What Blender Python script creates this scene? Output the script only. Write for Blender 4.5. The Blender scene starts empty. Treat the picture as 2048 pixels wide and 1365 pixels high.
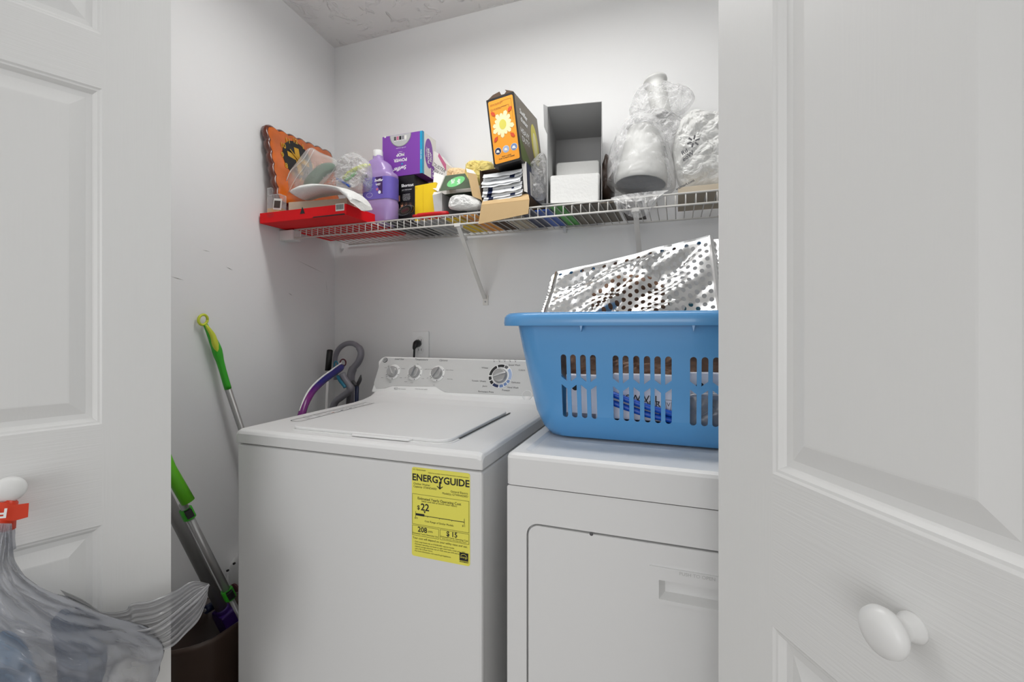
import bpy, bmesh, math, random
from mathutils import Vector, Matrix, noise

# ------------------------------------------------------------------ camera, world, lights
F, TH, YH, H = 915.0, math.radians(19.84), 656.0, 1.17
scn = bpy.context.scene
COL = scn.collection
cd = bpy.data.cameras.new('camera'); cam = bpy.data.objects.new('camera', cd); COL.objects.link(cam)
cam.location = (0, 0, H); cam.rotation_euler = (math.pi/2, 0, TH)
cd.sensor_width = 36; cd.lens = F/2048*36; cd.shift_y = (YH-682.5)/2048; cd.clip_start = .01
scn.camera = cam
scn.view_settings.view_transform = 'Standard'; scn.view_settings.look = 'None'
scn.view_settings.exposure = -0.06; scn.view_settings.gamma = 1
w = bpy.data.worlds.new('hall_daylight'); scn.world = w; w.use_nodes = True
w.node_tree.nodes['Background'].inputs[0].default_value = (1, 1, 1, 1)
w.node_tree.nodes['Background'].inputs[1].default_value = .92

def area(name, loc, target, sx, sy, power, col=(1, 1, 1), shape='RECTANGLE'):
    l = bpy.data.lights.new(name, 'AREA'); l.shape = shape; l.size = sx
    if shape == 'RECTANGLE': l.size_y = sy
    l.energy = power; l.color = col
    o = bpy.data.objects.new(name, l); COL.objects.link(o); o.location = loc
    o.rotation_euler = (Vector(target)-Vector(loc)).to_track_quat('-Z', 'Y').to_euler()
    return o
area('hall_fill_light', (-.55, -5.2, 1.6), (-.45, 1.2, 1.15), 2.8, 2.0, 62, (1, 1, 1))  # added fill from behind the camera, brightens the closet; no window known there
area('closet_ceiling_light', (-.42, 1.04, 2.34), (-.42, 1.05, 0), 1.15, .10, 5.4, (1, .995, .985))
area('ceiling_fill_uplight', (-.42, 1.04, 2.345), (-.42, 1.05, 3), 1.15, .10, 5.6, (1, .995, .985))  # extra upward fill, added to brighten the closet ceiling

# ------------------------------------------------------------------ photo geometry helpers
def ray(px, py):
    r = (px-1024)/F; h = (YH-py)/F
    return Vector((r*math.cos(TH)-math.sin(TH), r*math.sin(TH)+math.cos(TH), h))
def P(px, py, X=None, Y=None, Z=None):
    v = ray(px, py)
    k = X/v.x if X is not None else Y/v.y if Y is not None else (Z-H)/v.z
    return Vector((v.x*k, v.y*k, H+v.z*k))
def PP(px, py, p0, n):
    v = ray(px, py); o = Vector((0, 0, H)); k = (Vector(p0)-o).dot(n)/v.dot(n); return o+v*k
def frame(o, ux, uy):
    ux = Vector(ux).normalized(); uy = Vector(uy); n = ux.cross(uy).normalized(); uy = n.cross(ux)
    M = Matrix((ux, uy, n)).transposed().to_4x4(); M.translation = Vector(o); return M
def Q(M, px, py):
    p = PP(px, py, M.translation, M.col[2].to_3d()); l = M.inverted() @ p; return l.x, l.y

# ------------------------------------------------------------------ materials
def lin(c): return tuple((x/12.92 if x <= .04045 else ((x+.055)/1.055)**2.4) for x in c)
MATS = {}
def mat(name, rgb, rough=.5, metal=0, spec=.5, bump=None, trans=0, alpha=1, var=0, coat=0, sheen=0, srgb=True):
    if name in MATS: return MATS[name]
    m = bpy.data.materials.new(name); m.use_nodes = True; nt = m.node_tree; b = nt.nodes['Principled BSDF']
    c = lin(rgb) if srgb else rgb
    b.inputs['Base Color'].default_value = (*c, 1); b.inputs['Roughness'].default_value = rough
    b.inputs['Metallic'].default_value = metal; b.inputs['Specular IOR Level'].default_value = spec
    b.inputs['Transmission Weight'].default_value = trans; b.inputs['Alpha'].default_value = alpha
    b.inputs['Coat Weight'].default_value = coat; b.inputs['Sheen Weight'].default_value = sheen
    tc = nt.nodes.new('ShaderNodeTexCoord')
    def noisen(scale, detail=4, st=(1, 1, 1)):
        mp = nt.nodes.new('ShaderNodeMapping'); mp.inputs['Scale'].default_value = st
        nt.links.new(tc.outputs['Object'], mp.inputs[0])
        n = nt.nodes.new('ShaderNodeTexNoise'); n.inputs['Scale'].default_value = scale; n.inputs['Detail'].default_value = detail
        nt.links.new(mp.outputs[0], n.inputs['Vector']); return n
    if var:
        n = noisen(9); mx = nt.nodes.new('ShaderNodeMix'); mx.data_type = 'RGBA'
        mx.inputs['A'].default_value = (*[x*(1-var) for x in c], 1); mx.inputs['B'].default_value = (*[min(1, x*(1+var)) for x in c], 1)
        nt.links.new(n.outputs['Fac'], mx.inputs['Factor']); nt.links.new(mx.outputs['Result'], b.inputs['Base Color'])
    if bump:
        sc, stg, dist = bump[:3]; st = bump[3] if len(bump) > 3 else (1, 1, 1)
        n = noisen(sc, 4, st); bp = nt.nodes.new('ShaderNodeBump'); bp.inputs['Strength'].default_value = stg; bp.inputs['Distance'].default_value = dist
        nt.links.new(n.outputs['Fac'], bp.inputs['Height']); nt.links.new(bp.outputs['Normal'], b.inputs['Normal'])
    MATS[name] = m; return m
def film(name, rgb, lo=.12, hi=.6, rough=.12, scale=14, tint=(1, 1, 1)):
    """thin crinkled plastic: partly see-through, glossy"""
    if name in MATS: return MATS[name]
    m = bpy.data.materials.new(name); m.use_nodes = True; nt = m.node_tree; b = nt.nodes['Principled BSDF']; out = nt.nodes['Material Output']
    b.inputs['Base Color'].default_value = (*lin(rgb), 1); b.inputs['Roughness'].default_value = rough
    b.inputs['Specular IOR Level'].default_value = .8
    tr = nt.nodes.new('ShaderNodeBsdfTransparent'); tr.inputs[0].default_value = (*tint, 1)
    mx = nt.nodes.new('ShaderNodeMixShader'); lw = nt.nodes.new('ShaderNodeLayerWeight'); lw.inputs[0].default_value = .35
    tc = nt.nodes.new('ShaderNodeTexCoord'); n = nt.nodes.new('ShaderNodeTexNoise'); n.inputs['Scale'].default_value = scale; n.inputs['Detail'].default_value = 8; n.inputs['Distortion'].default_value = 1.6
    n.noise_type = 'RIDGED_MULTIFRACTAL'; mp = nt.nodes.new('ShaderNodeMapping'); mp.inputs['Scale'].default_value = (1, 1, .4)
    nt.links.new(tc.outputs['Object'], mp.inputs[0]); nt.links.new(mp.outputs[0], n.inputs['Vector'])
    bp = nt.nodes.new('ShaderNodeBump'); bp.inputs['Strength'].default_value = .7; bp.inputs['Distance'].default_value = .005
    nt.links.new(n.outputs['Fac'], bp.inputs['Height']); nt.links.new(bp.outputs['Normal'], b.inputs['Normal'])
    nt.links.new(bp.outputs['Normal'], lw.inputs['Normal'])
    mr = nt.nodes.new('ShaderNodeMapRange'); mr.inputs['To Min'].default_value = lo; mr.inputs['To Max'].default_value = hi
    nt.links.new(lw.outputs['Facing'], mr.inputs['Value'])
    nt.links.new(mr.outputs[0], mx.inputs[0]); nt.links.new(tr.outputs[0], mx.inputs[1]); nt.links.new(b.outputs[0], mx.inputs[2])
    nt.links.new(mx.outputs[0], out.inputs['Surface']); MATS[name] = m; return m
def twotone(name, a, b_, axis='Z', lo=0, hi=1, rough=.35, metal=0):
    """colour blend along an object axis (pigment of the thing itself)"""
    m = bpy.data.materials.new(name); m.use_nodes = True; nt = m.node_tree; b = nt.nodes['Principled BSDF']; b.inputs['Roughness'].default_value = rough; b.inputs['Metallic'].default_value = metal
    tc = nt.nodes.new('ShaderNodeTexCoord'); sp = nt.nodes.new('ShaderNodeSeparateXYZ'); nt.links.new(tc.outputs['Object'], sp.inputs[0])
    mr = nt.nodes.new('ShaderNodeMapRange'); mr.inputs['From Min'].default_value = lo; mr.inputs['From Max'].default_value = hi
    nt.links.new(sp.outputs[axis], mr.inputs['Value']); cr = nt.nodes.new('ShaderNodeValToRGB')
    cr.color_ramp.elements[0].color = (*lin(a), 1); cr.color_ramp.elements[1].color = (*lin(b_), 1)
    nt.links.new(mr.outputs[0], cr.inputs[0]); nt.links.new(cr.outputs[0], b.inputs['Base Color']); MATS[name] = m; return m

mat('wall_paint', (.915, .915, .915), .62, bump=(60, .12, .002))
mat('ceiling_paint', (.93, .93, .925), .8)
mat('door_stile_paint', (.885, .885, .88), .42, bump=(1, .22, .0012, (420, 420, 9)))
mat('door_rail_paint', (.885, .885, .88), .42, bump=(1, .30, .0012, (9, 40, 380)))
mat('door_panel_paint', (.885, .885, .88), .40, bump=(1, .14, .0012, (260, 260, 9)))
mat('door_mould_paint', (.885, .885, .88), .36)
mat('trim_paint', (.9, .9, .89), .35)
mat('enamel', (.89, .89, .888), .36, spec=.35)
mat('enamel_seam', (.20, .20, .20), .7)
mat('white_plastic', (.9, .9, .895), .3)
mat('panel_grey', (.77, .77, .765), .35)
mat('dial_silver', (.70, .70, .70), .28, .75)
mat('scuff', (.55, .54, .53), .8)
mat('ink', (.10, .10, .11), .6)
mat('ink_grey', (.35, .35, .36), .6)
mat('navy', (.10, .16, .33), .5)
mat('pale_blue', (.62, .69, .82), .5)
mat('mid_blue', (.42, .52, .70), .5)
mat('label_yellow', (.94, .91, .38), .5)
mat('black_plastic', (.05, .05, .055), .35)
mat('wire_white', (.88, .87, .85), .3)
mat('floor_tile', (.50, .47, .44), .5, var=.2)
mat('carpet', (.55, .52, .48), .9, bump=(300, .6, .004))
mat('steel', (.70, .70, .70), .32, .55)
mat('alu', (.62, .62, .615), .4, .35)
mat('green', (.22, .68, .15), .35)
mat('green_bright', (.40, .76, .15), .35)
mat('lime', (.80, .84, .25), .4)
mat('purple_d', (.24, .12, .44), .35)
mat('red_card', (.92, .06, .10), .6, spec=.25)
mat('card_tan', (.80, .68, .50), .8, var=.05)
mat('card_brown', (.36, .28, .22), .85)
mat('card_beige', (.78, .73, .65), .8, var=.06)
mat('card_grey', (.72, .72, .72), .8, var=.03)
mat('white_card', (.90, .89, .87), .6)
mat('white_ink', (.95, .95, .95), .5)
mat('swiffer_purple', (.50, .25, .66), .4)
mat('cyan_card', (.10, .62, .78), .4)
mat('white', (.93, .93, .93), .5)
mat('towel_white', (.92, .92, .91), .95, bump=(180, .7, .004), sheen=.3)
mat('black_card', (.06, .055, .06), .4)
mat('yellow_card', (.96, .81, .05), .5)
mat('red_plastic', (.80, .08, .12), .3)
mat('orange_card', (.95, .62, .13), .45)
mat('olive_card', (.44, .40, .34), .45)
mat('green_card', (.30, .36, .27), .5)
mat('mint', (.45, .80, .50), .5)
mat('skin_ink', (.80, .55, .42), .5)
mat('pink_card', (.78, .42, .55), .5)
mat('dark_blue', (.10, .15, .30), .4)
mat('blue', (.06, .32, .72), .35)
mat('teal', (.12, .47, .58), .35)
mat('gold', (.85, .66, .22), .35, .6)
mat('fluff_yellow', (.96, .88, .55), .95)
mat('fluff_peach', (.96, .85, .68), .95)
mat('grey_plastic', (.52, .51, .54), .35)
mat('grey_plastic_d', (.30, .30, .31), .4)
mat('brown_plastic', (.26, .20, .17), .4, var=.2)
mat('brown_bag', (.50, .37, .28), .45, var=.35, bump=(25, 1, .01))
mat('pad_white', (.93, .93, .92), .85, bump=(120, .4, .003))
mat('foil', (.86, .86, .86), .24, 1)
mat('white_pot', (.84, .84, .83), .35)
mat('grey_inner', (.45, .47, .50), .4)
mat('green_glove', (.28, .42, .32), .7, var=.3)
mat('orange_tag', (.88, .25, .12), .35)
film('clear_film', (.95, .95, .95), .10, .75, .12, 22)
film('milky_film', (.93, .93, .92), .55, .95, .22, 16)
film('haze_film', (.90, .90, .90), .25, .8, .15, 30)
film('grey_film', (.66, .67, .70), .42, .92, .18, 10)
film('flap_film', (.72, .72, .73), .62, .95, .2, 10)
film('zip_film', (.93, .94, .93), .22, .6, .15, 10)
# ------------------------------------------------------------------ mesh builder
class MB:
    def __init__(s): s.bm = bmesh.new(); s.slots = []; s.M = Matrix()
    def mi(s, m):
        if m not in s.slots: s.slots.append(m)
        return s.slots.index(m)
    def v(s, p): return s.bm.verts.new(s.M @ Vector(p))
    def face(s, vs, m, smooth=False):
        try: f = s.bm.faces.new(vs)
        except ValueError: return
        f.material_index = s.mi(m); f.smooth = smooth; return f
    def poly(s, pts, m, smooth=False): return s.face([s.v(p) for p in pts], m, smooth)
    def box(s, lo, hi, m):
        x0, y0, z0 = lo; x1, y1, z1 = hi
        c = [s.v(p) for p in ((x0,y0,z0),(x1,y0,z0),(x1,y1,z0),(x0,y1,z0),(x0,y0,z1),(x1,y0,z1),(x1,y1,z1),(x0,y1,z1))]
        for q in ((0,3,2,1),(4,5,6,7),(0,1,5,4),(1,2,6,5),(2,3,7,6),(3,0,4,7)): s.face([c[i] for i in q], m)
    def prism(s, pts, z0, z1, m, side=None, smooth=False):
        """2-D outline pts extruded along local z"""
        a = [s.v((x, y, z0)) for x, y in pts]; b = [s.v((x, y, z1)) for x, y in pts]
        s.face(a[::-1], m); s.face(b, m)
        for i in range(len(pts)): j = (i+1) % len(pts); s.face([a[i], a[j], b[j], b[i]], side or m, smooth)
    def loft(s, rings, m, cap=True, closed=True, smooth=True, loop=False):
        R = [[s.v(p) for p in r] for r in rings]
        n = len(R[0]); rr = list(zip(R, R[1:])) + ([(R[-1], R[0])] if loop else [])
        for a, b in rr:
            for i in range(n if closed else n-1):
                j = (i+1) % n; s.face([a[i], a[j], b[j], b[i]], m, smooth)
        if cap and closed and not loop: s.face(R[0][::-1], m); s.face(R[-1], m)
        return R
    def tube(s, pts, r, m, n=10, cap=True, flat=1.0):
        pts = [Vector(p) for p in pts]; rs = r if isinstance(r, (list, tuple)) else [r]*len(pts)
        rings = []; up = None
        for i, p in enumerate(pts):
            t = (pts[min(i+1, len(pts)-1)]-pts[max(i-1, 0)]).normalized()
            if up is None: up = Vector((0, 0, 1)) if abs(t.z) < .9 else Vector((0, 1, 0))
            u = t.cross(up).normalized(); up = u.cross(t).normalized()
            rings.append([p+(u*math.cos(a)+up*math.sin(a)*flat)*rs[i] for a in [2*math.pi*k/n for k in range(n)]])
        s.loft(rings, m, cap)
    def lathe(s, prof, m, n=32, cap=True):
        """profile (r, z) about local z"""
        s.loft([[(r*math.cos(2*math.pi*k/n), r*math.sin(2*math.pi*k/n), z) for k in range(n)] for r, z in prof], m, cap)
    def disc(s, cx, cy, r, m, z=.0005, n=24, ry=None):
        s.poly([(cx+r*math.cos(2*math.pi*k/n), cy+(ry or r)*math.sin(2*math.pi*k/n), z) for k in range(n)], m)
    def rect(s, x0, y0, x1, y1, m, z=.0005): s.poly([(x0,y0,z),(x1,y0,z),(x1,y1,z),(x0,y1,z)], m)
    def text(s, st, x, y, size, m, z=.0008, align='CENTER', rot=0, sx=1, shear=0, bold=0):
        c = bpy.data.curves.new('t', 'FONT'); c.body = st; c.size = size; c.align_x = align; c.align_y = 'CENTER'; c.shear = shear; c.offset = bold; c.resolution_u = 3
        o = bpy.data.objects.new('t', c); COL.objects.link(o)
        dg = bpy.context.evaluated_depsgraph_get(); me = bpy.data.meshes.new_from_object(o.evaluated_get(dg))
        T = Matrix.Translation((x, y, z)) @ Matrix.Rotation(rot, 4, 'Z') @ Matrix.Diagonal((sx, 1, 1, 1))
        vs = [s.v(T @ vv.co) for vv in me.vertices]
        for p in me.polygons:
            s.face([vs[i] for i in p.vertices], m)
        bpy.data.objects.remove(o); bpy.data.meshes.remove(me); bpy.data.curves.remove(c)
    def build(s, name, parent=None, bevel=0, label=None, cat=None, group=None, smooth_angle=False, seg=2, local=None, kind=None):
        if local is not None: s.bm.transform(local.inverted())
        me = bpy.data.meshes.new(name); s.bm.normal_update(); s.bm.to_mesh(me); s.bm.free()
        for m in s.slots: me.materials.append(MATS[m])
        o = bpy.data.objects.new(name, me); COL.objects.link(o)
        if local is not None: o.matrix_world = local
        if parent is not None: o.parent = parent
        if bevel:
            b = o.modifiers.new('b', 'BEVEL'); b.width = bevel; b.segments = seg; b.limit_method = 'ANGLE'; b.angle_limit = math.radians(35)
        tag(o, label, cat, group, kind); return o
def tag(o, label=None, cat=None, group=None, kind=None):
    if label: o['label'] = label
    if cat: o['category'] = cat
    if group: o['group'] = group
    if kind: o['kind'] = kind
def empty(name, label=None, cat=None, loc=(0, 0, 0), group=None, kind=None):
    o = bpy.data.objects.new(name, None); COL.objects.link(o); o.empty_display_size = .02
    tag(o, label, cat, group, kind); return o
def rrect(x0, y0, x1, y1, r, n=5):
    out = []
    for cx, cy, a0 in ((x1-r, y1-r, 0), (x0+r, y1-r, 90), (x0+r, y0+r, 180), (x1-r, y0+r, 270)):
        for k in range(n+1):
            a = math.radians(a0+90*k/n); out.append((cx+r*math.cos(a), cy+r*math.sin(a)))
    return out
def smoothpts(pts, k=6):
    """Catmull-Rom through pts"""
    P_ = [Vector(p) for p in pts]; P_ = [P_[0]*2-P_[1]]+P_+[P_[-1]*2-P_[-2]]; out = []
    for i in range(1, len(P_)-2):
        for j in range(k):
            t = j/k; a, b, c, d = P_[i-1:i+3]
            out.append(.5*((2*b)+(c-a)*t+(2*a-5*b+4*c-d)*t*t+(3*b-a-3*c+d)*t**3))
    out.append(P_[-2]); return out
def crinkle(p, s, seed):
    q = p*s+Vector((seed*7.1, seed*3.3, seed*1.7))
    return abs(noise.noise(q))*.8 + abs(noise.noise(q*2.3))*.5 + abs(noise.noise(q*5.1))*.22 - .45
def pillow(mb, outline, Y, depth, m, amp=.01, sc=14, seed=1, rings=14, dens=4, front_only=False, plane=None, smooth=True, flat=.5):
    """closed puffy body whose silhouette is the outline (photo pixels) at distance Y, with real depth"""
    pts = [P(x, y, Y=Y) if plane is None else PP(x, y, plane[0], plane[1]) for x, y in outline]
    pts = smoothpts(pts+[pts[0]], dens)[:-1]; c = sum(pts, Vector())/len(pts)
    nrm = Vector((0, -1, 0)) if plane is None else Vector(plane[1])
    def side(sg):
        R = []
        for i in range(1, rings+1):
            t = i/rings; ring = []
            for p in pts:
                q = c+(p-c)*t
                h = depth*(max(0, 1-t**4))**flat
                q = q+nrm*sg*h
                e = min(1, (1-t)*5)
                q = q+nrm*sg*crinkle(q, sc, seed)*amp*(.35+.65*e)+(Vector((noise.noise(q*sc*1.3), 0, noise.noise(q*sc*1.1+Vector((9, 9, 9))))))*amp*.5*e
                ring.append(q)
            R.append(ring)
        return R
    Fr = side(1); B = side(-1)
    B[-1] = Fr[-1]
    full = [f for f in Fr]
    vr = [[mb.v(p) for p in r] for r in Fr]; vb = [[mb.v(p) for p in r] for r in B[:-1]]+[None]; vb[-1] = vr[-1]
    n = len(pts)
    for V, fl in ((vr, False), (vb, True)):
        c0 = mb.v(c+nrm*(depth if not fl else -depth))
        for j in range(n):
            k = (j+1) % n; f = [c0, V[0][j], V[0][k]]; mb.face(f[::-1] if fl else f, m, smooth)
            for a, b in zip(V, V[1:]):
                f = [a[j], b[j], b[k], a[k]]; mb.face(f[::-1] if fl else f, m, smooth)

# ------------------------------------------------------------------ room shell
YB = 1.68; CZ = 2.44
def lx(y): return -1.462+(YB-y)*.0726                 # the left wall is a little out of square
b = MB(); b.prism([(lx(.60), .60), (lx(.60)-.12, .60), (lx(YB+.1)-.12, YB+.1), (lx(YB+.1), YB+.1)], 0, CZ, 'wall_paint')
wl = b.build('wall_left', kind='structure')
for x0_, y0_, x1_, y1_, t_ in ((341, 553, 368, 561, .0016), (452, 534, 466, 541, .002), (577, 586, 585, 592, .002), (592, 520, 650, 548, .0012), (405, 500, 420, 504, .0012), (652, 560, 655, 590, .001)):
    b = MB(); n_ = Vector((1, .0726, 0)).normalized(); q0 = PP(x0_, y0_, Vector((lx(1), 1, 1))+n_*.0006, n_); q1 = PP(x1_, y1_, Vector((lx(1), 1, 1))+n_*.0006, n_); u_ = (q1-q0).cross(n_).normalized()*t_
    b.poly([q0, (q0+q1)/2+u_*.6, q1, (q0+q1)/2-u_*.5], 'scuff'); b.build('scuff_mark', wl)
b = MB(); b.box((lx(YB)-.1, YB, 0), (.86, YB+.1, CZ), 'wall_paint'); wb = b.build('wall_back', kind='structure')
b = MB(); b.box((.74, .60, 0), (.86, YB, CZ), 'wall_paint'); b.build('wall_right', kind='structure')
# front wall of the closet with its opening and header
b = MB(); b.box((-2.3, .60, 0), (-1.30, .70, CZ), 'wall_paint'); b.box((.62, .60, 0), (1.6, .70, CZ), 'wall_paint'); b.box((-1.30, .60, 2.06), (.62, .70, CZ), 'wall_paint')
b.build('wall_front', kind='structure')
# ceiling with stomped plaster texture
b = MB(); b.box((-2.3, -2.6, CZ), (1.6, YB+.1, CZ+.08), 'ceiling_paint'); b.build('ceiling', kind='structure')
m = MATS['ceiling_paint']; nt = m.node_tree
tc = nt.nodes.new('ShaderNodeTexCoord'); n1 = nt.nodes.new('ShaderNodeTexNoise'); n1.inputs['Scale'].default_value = 15; n1.inputs['Detail'].default_value = 3; n1.inputs['Distortion'].default_value = 1.2
nt.links.new(tc.outputs['Object'], n1.inputs['Vector']); r = nt.nodes.new('ShaderNodeValToRGB'); r.color_ramp.elements[0].position = .54; r.color_ramp.elements[1].position = .66
nt.links.new(n1.outputs['Fac'], r.inputs[0]); bp = nt.nodes.new('ShaderNodeBump'); bp.inputs['Strength'].default_value = .8; bp.inputs['Distance'].default_value = .007
nt.links.new(r.outputs[0], bp.inputs['Height']); nt.links.new(bp.outputs['Normal'], nt.nodes['Principled BSDF'].inputs['Normal'])
b = MB(); b.box((-2.3, -2.6, -.08), (1.6, YB+.1, 0), 'floor_tile'); b.build('floor', kind='structure')
b = MB(); b.box((lx(YB), YB-.012, 0), (.74, YB, .09), 'trim_paint'); b.build('baseboard_back', kind='structure', bevel=.003)
b = MB(); b.prism([(lx(.70), .70), (lx(.70)+.012, .70), (lx(YB-.012)+.012, YB-.012), (lx(YB-.012), YB-.012)], 0, .09, 'trim_paint'); b.build('baseboard_left', kind='structure', bevel=.003)
b = MB()
b.box((-1.37, .585, 0), (-1.30, .60, 2.13), 'trim_paint'); b.box((.62, .585, 0), (.69, .60, 2.13), 'trim_paint'); b.box((-1.30, .585, 2.06), (.62, .60, 2.13), 'trim_paint')
b.build('trim_1', kind='structure', bevel=.003)
b = MB(); b.box((-1.28, .635, 2.035), (.60, .665, 2.058), 'steel'); b.build('trim_2', kind='structure')

fx = empty('ceiling_light', 'white tube light fitting on the closet ceiling above the washer', 'ceiling light')
b = MB(); b.box((-1.03, 1.01, CZ-.02), (.19, 1.07, CZ), 'trim_paint'); b.build('housing', fx, .004)
for x_ in (-1.02, .18): b = MB(); b.box((x_-.010, 1.01, CZ-.11), (x_+.010, 1.07, CZ-.015), 'trim_paint'); b.build('end_cap', fx, .004)

# ------------------------------------------------------------------ bifold door leaves
def door_leaf(name, hinge, edge, face_n, knob_u=None, knob_z=.914):
    """leaf from hinge to edge on plan; face_n = side seen by the camera"""
    h2 = Vector((*hinge, 0)); e2 = Vector((*edge, 0)); W = (e2-h2).length; u = (e2-h2).normalized(); nn = Vector((*face_n, 0))
    y = Vector((0, 0, 1)).cross(u)                 # local y
    sg = 1 if y.dot(nn) > 0 else -1
    L = Matrix((u, y, Vector((0, 0, 1)))).transposed().to_4x4(); L.translation = h2
    b = MB(); b.M = L; Z0, Z1, T = .012, 2.03, .034
    xs = [0, .103, W-.103, W]; pan = [(.20, .812), (.995, 1.604), (1.702, 1.90)]
    zs = [Z0, .20, .812, .995, 1.604, 1.702, 1.90, Z1]
    for side in (0, 1):
        y0 = 0 if side == 0 else -T*sg
        d = sg if side == 0 else -sg
        for i in range(3):
            if i != 1:
                b.poly([(xs[i], y0, Z0), (xs[i+1], y0, Z0), (xs[i+1], y0, Z1), (xs[i], y0, Z1)], 'door_stile_paint'); continue
            for j in range(7):
                a, c = zs[j], zs[j+1]
                if (a, c) in pan:
                    prof = [(0, 0), (.003, -.002), (.006, -.0025), (.010, -.0065), (.012, -.009), (.021, -.0095), (.043, -.003), (.045, -.0028)]
                    R = []
                    for ins, dep in prof:
                        R.append([(xs[1]+ins, y0+d*dep, a+ins), (xs[2]-ins, y0+d*dep, a+ins), (xs[2]-ins, y0+d*dep, c-ins), (xs[1]+ins, y0+d*dep, c-ins)])
                    for k in range(len(R)-1):
                        for q in range(4):
                            b.poly([R[k][q], R[k][(q+1) % 4], R[k+1][(q+1) % 4], R[k+1][q]], 'door_mould_paint' if k < 5 else 'door_panel_paint')
                    b.poly(R[-1], 'door_panel_paint')
                else: b.poly([(xs[1], y0, a), (xs[2], y0, a), (xs[2], y0, c), (xs[1], y0, c)], 'door_rail_paint')
    yb = -T*sg
    for q in (((0,0,Z0),(0,yb,Z0),(0,yb,Z1),(0,0,Z1)), ((W,0,Z0),(W,0,Z1),(W,yb,Z1),(W,yb,Z0)), ((0,0,Z1),(0,yb,Z1),(W,yb,Z1),(W,0,Z1)), ((0,0,Z0),(W,0,Z0),(W,yb,Z0),(0,yb,Z0))): b.poly(q, 'door_mould_paint')
    o = b.build(name, local=L, kind='structure')
    if knob_u is not None:
        K = L @ Matrix.Translation((knob_u, 0, knob_z)) @ Matrix.Rotation(-math.pi/2*sg, 4, 'X')
        b = MB(); b.M = K
        b.lathe([(.0125, -.002), (.0125, .003), (.0095, .010), (.0095, .016), (.013, .022), (.0185, .026), (.0205, .030), (.0195, .035), (.0155, .0385), (.009, .0405), (.001, .041)], 'white_plastic', 36)
        k = b.build('door_knob', parent=None); k.parent = o; k.matrix_parent_inverse = L.inverted()
    return L, W, sg
lb = Vector((-1.022, .421)); ld = Vector((math.sin(math.radians(20.4)), math.cos(math.radians(20.4))))   # left leaf
ln = Vector((ld.y, -ld.x))
def leaf_hit(base, d, px):
    v = ray(px, YH); A = Matrix(((d.x, -v.x), (d.y, -v.y))); s, k = A.inverted() @ Vector((-base.x, -base.y)); return s
sE = leaf_hit(lb, ld, 342); Le = lb+ld*sE; Lh = Le-ld*.447
LD = door_leaf('door_1', Lh, Le, ln, .447-sE, .914)
rb = Vector((.190, .484)); rd = Vector((-math.sin(math.radians(30.6)), math.cos(math.radians(30.6))))
rn = Vector((-rd.y, rd.x))
sR = leaf_hit(rb, rd, 1437); Re = rb+rd*sR; Rh = Re-rd*.455
door_leaf('door_2', Rh, Re, rn, .455-sR, .914)
# the jamb-side leaves, folded behind them
door_leaf('door_3', (-1.275, .615), (Lh.x-.045, Lh.y+.0), (1, -.2))
door_leaf('door_4', (.60, .60), (Rh.x+.05, Rh.y+.01), (-.8, -.5))

# ------------------------------------------------------------------ washer
wash = empty('washing_machine', 'white top-load washing machine with yellow energy label on its front', 'washing machine')
WX0, WX1, WY0, WY1 = -1.063, -.378, .866, 1.53
b = MB(); b.box((WX0, WY0, .03), (WX1, WY1, .8722), 'enamel'); b.build('cabinet', wash, .006)
b = MB(); b.box((WX0+.01, WY0+.008, .868), (WX1-.01, WY1-.01, .878), 'enamel_seam'); b.build('seam', wash)
for x in (WX0+.06, WX1-.06):
    for y in (WY0+.06, WY1-.06):
        b = MB(); b.M = Matrix.Translation((x, y, 0)); b.lathe([(.022, 0), (.022, .012), (.010, .014), (.010, .035)], 'black_plastic', 12); b.build('levelling_foot', wash)
# top deck: front edge, flat, curved riser at the back
b = MB()
prof = [(WY0-.004, .876), (WY0-.005, .900), (WY0-.001, .907), (WY0+.008, .911), (1.30, .911), (1.36, .914), (1.41, .922), (1.438, .935), (1.445, .95), (WY1, .95), (WY1, .876)]
rings = []
for x, ins in ((WX0-.002, .010), (WX0+.001, .003), (WX0+.010, 0), (WX1-.010, 0), (WX1-.001, .003), (WX1+.002, .010)):
    rings.append([(x, y+(ins*.3 if y < .9 else 0), z-(ins if z > .89 else 0)) for y, z in prof])
b.loft(rings, 'enamel', smooth=False); b.build('top_deck', wash, .004, seg=3)
# lid
g = MB(); z = .9112
lid = [P(x, y, Z=z) for x, y in ((578, 857), (905, 893), (1037, 826), (745, 803))]
X0, X1, Y0, Y1 = -.932, -.478, .905, 1.30
g.prism(rrect(X0-.006, Y0-.006, X1+.006, Y1, .035), .9105, .9128, 'enamel'); 
g.build('lid_recess', wash, .001)
g = MB(); g.prism(rrect(X0, Y0, X1, Y1, .032), .9120, .9200, 'enamel'); g.prism(rrect(X0+.2, Y0-.012, X1-.09, Y0+.03, .01), .9120, .9175, 'enamel')
lidob = g.build('lid', wash, .0045, seg=3)
g = MB(); g.box((X1+.002, Y0+.05, .9128), (X1+.0065, Y1-.005, .9138), 'enamel_seam'); g.build('hinge_gap', wash)
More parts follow.
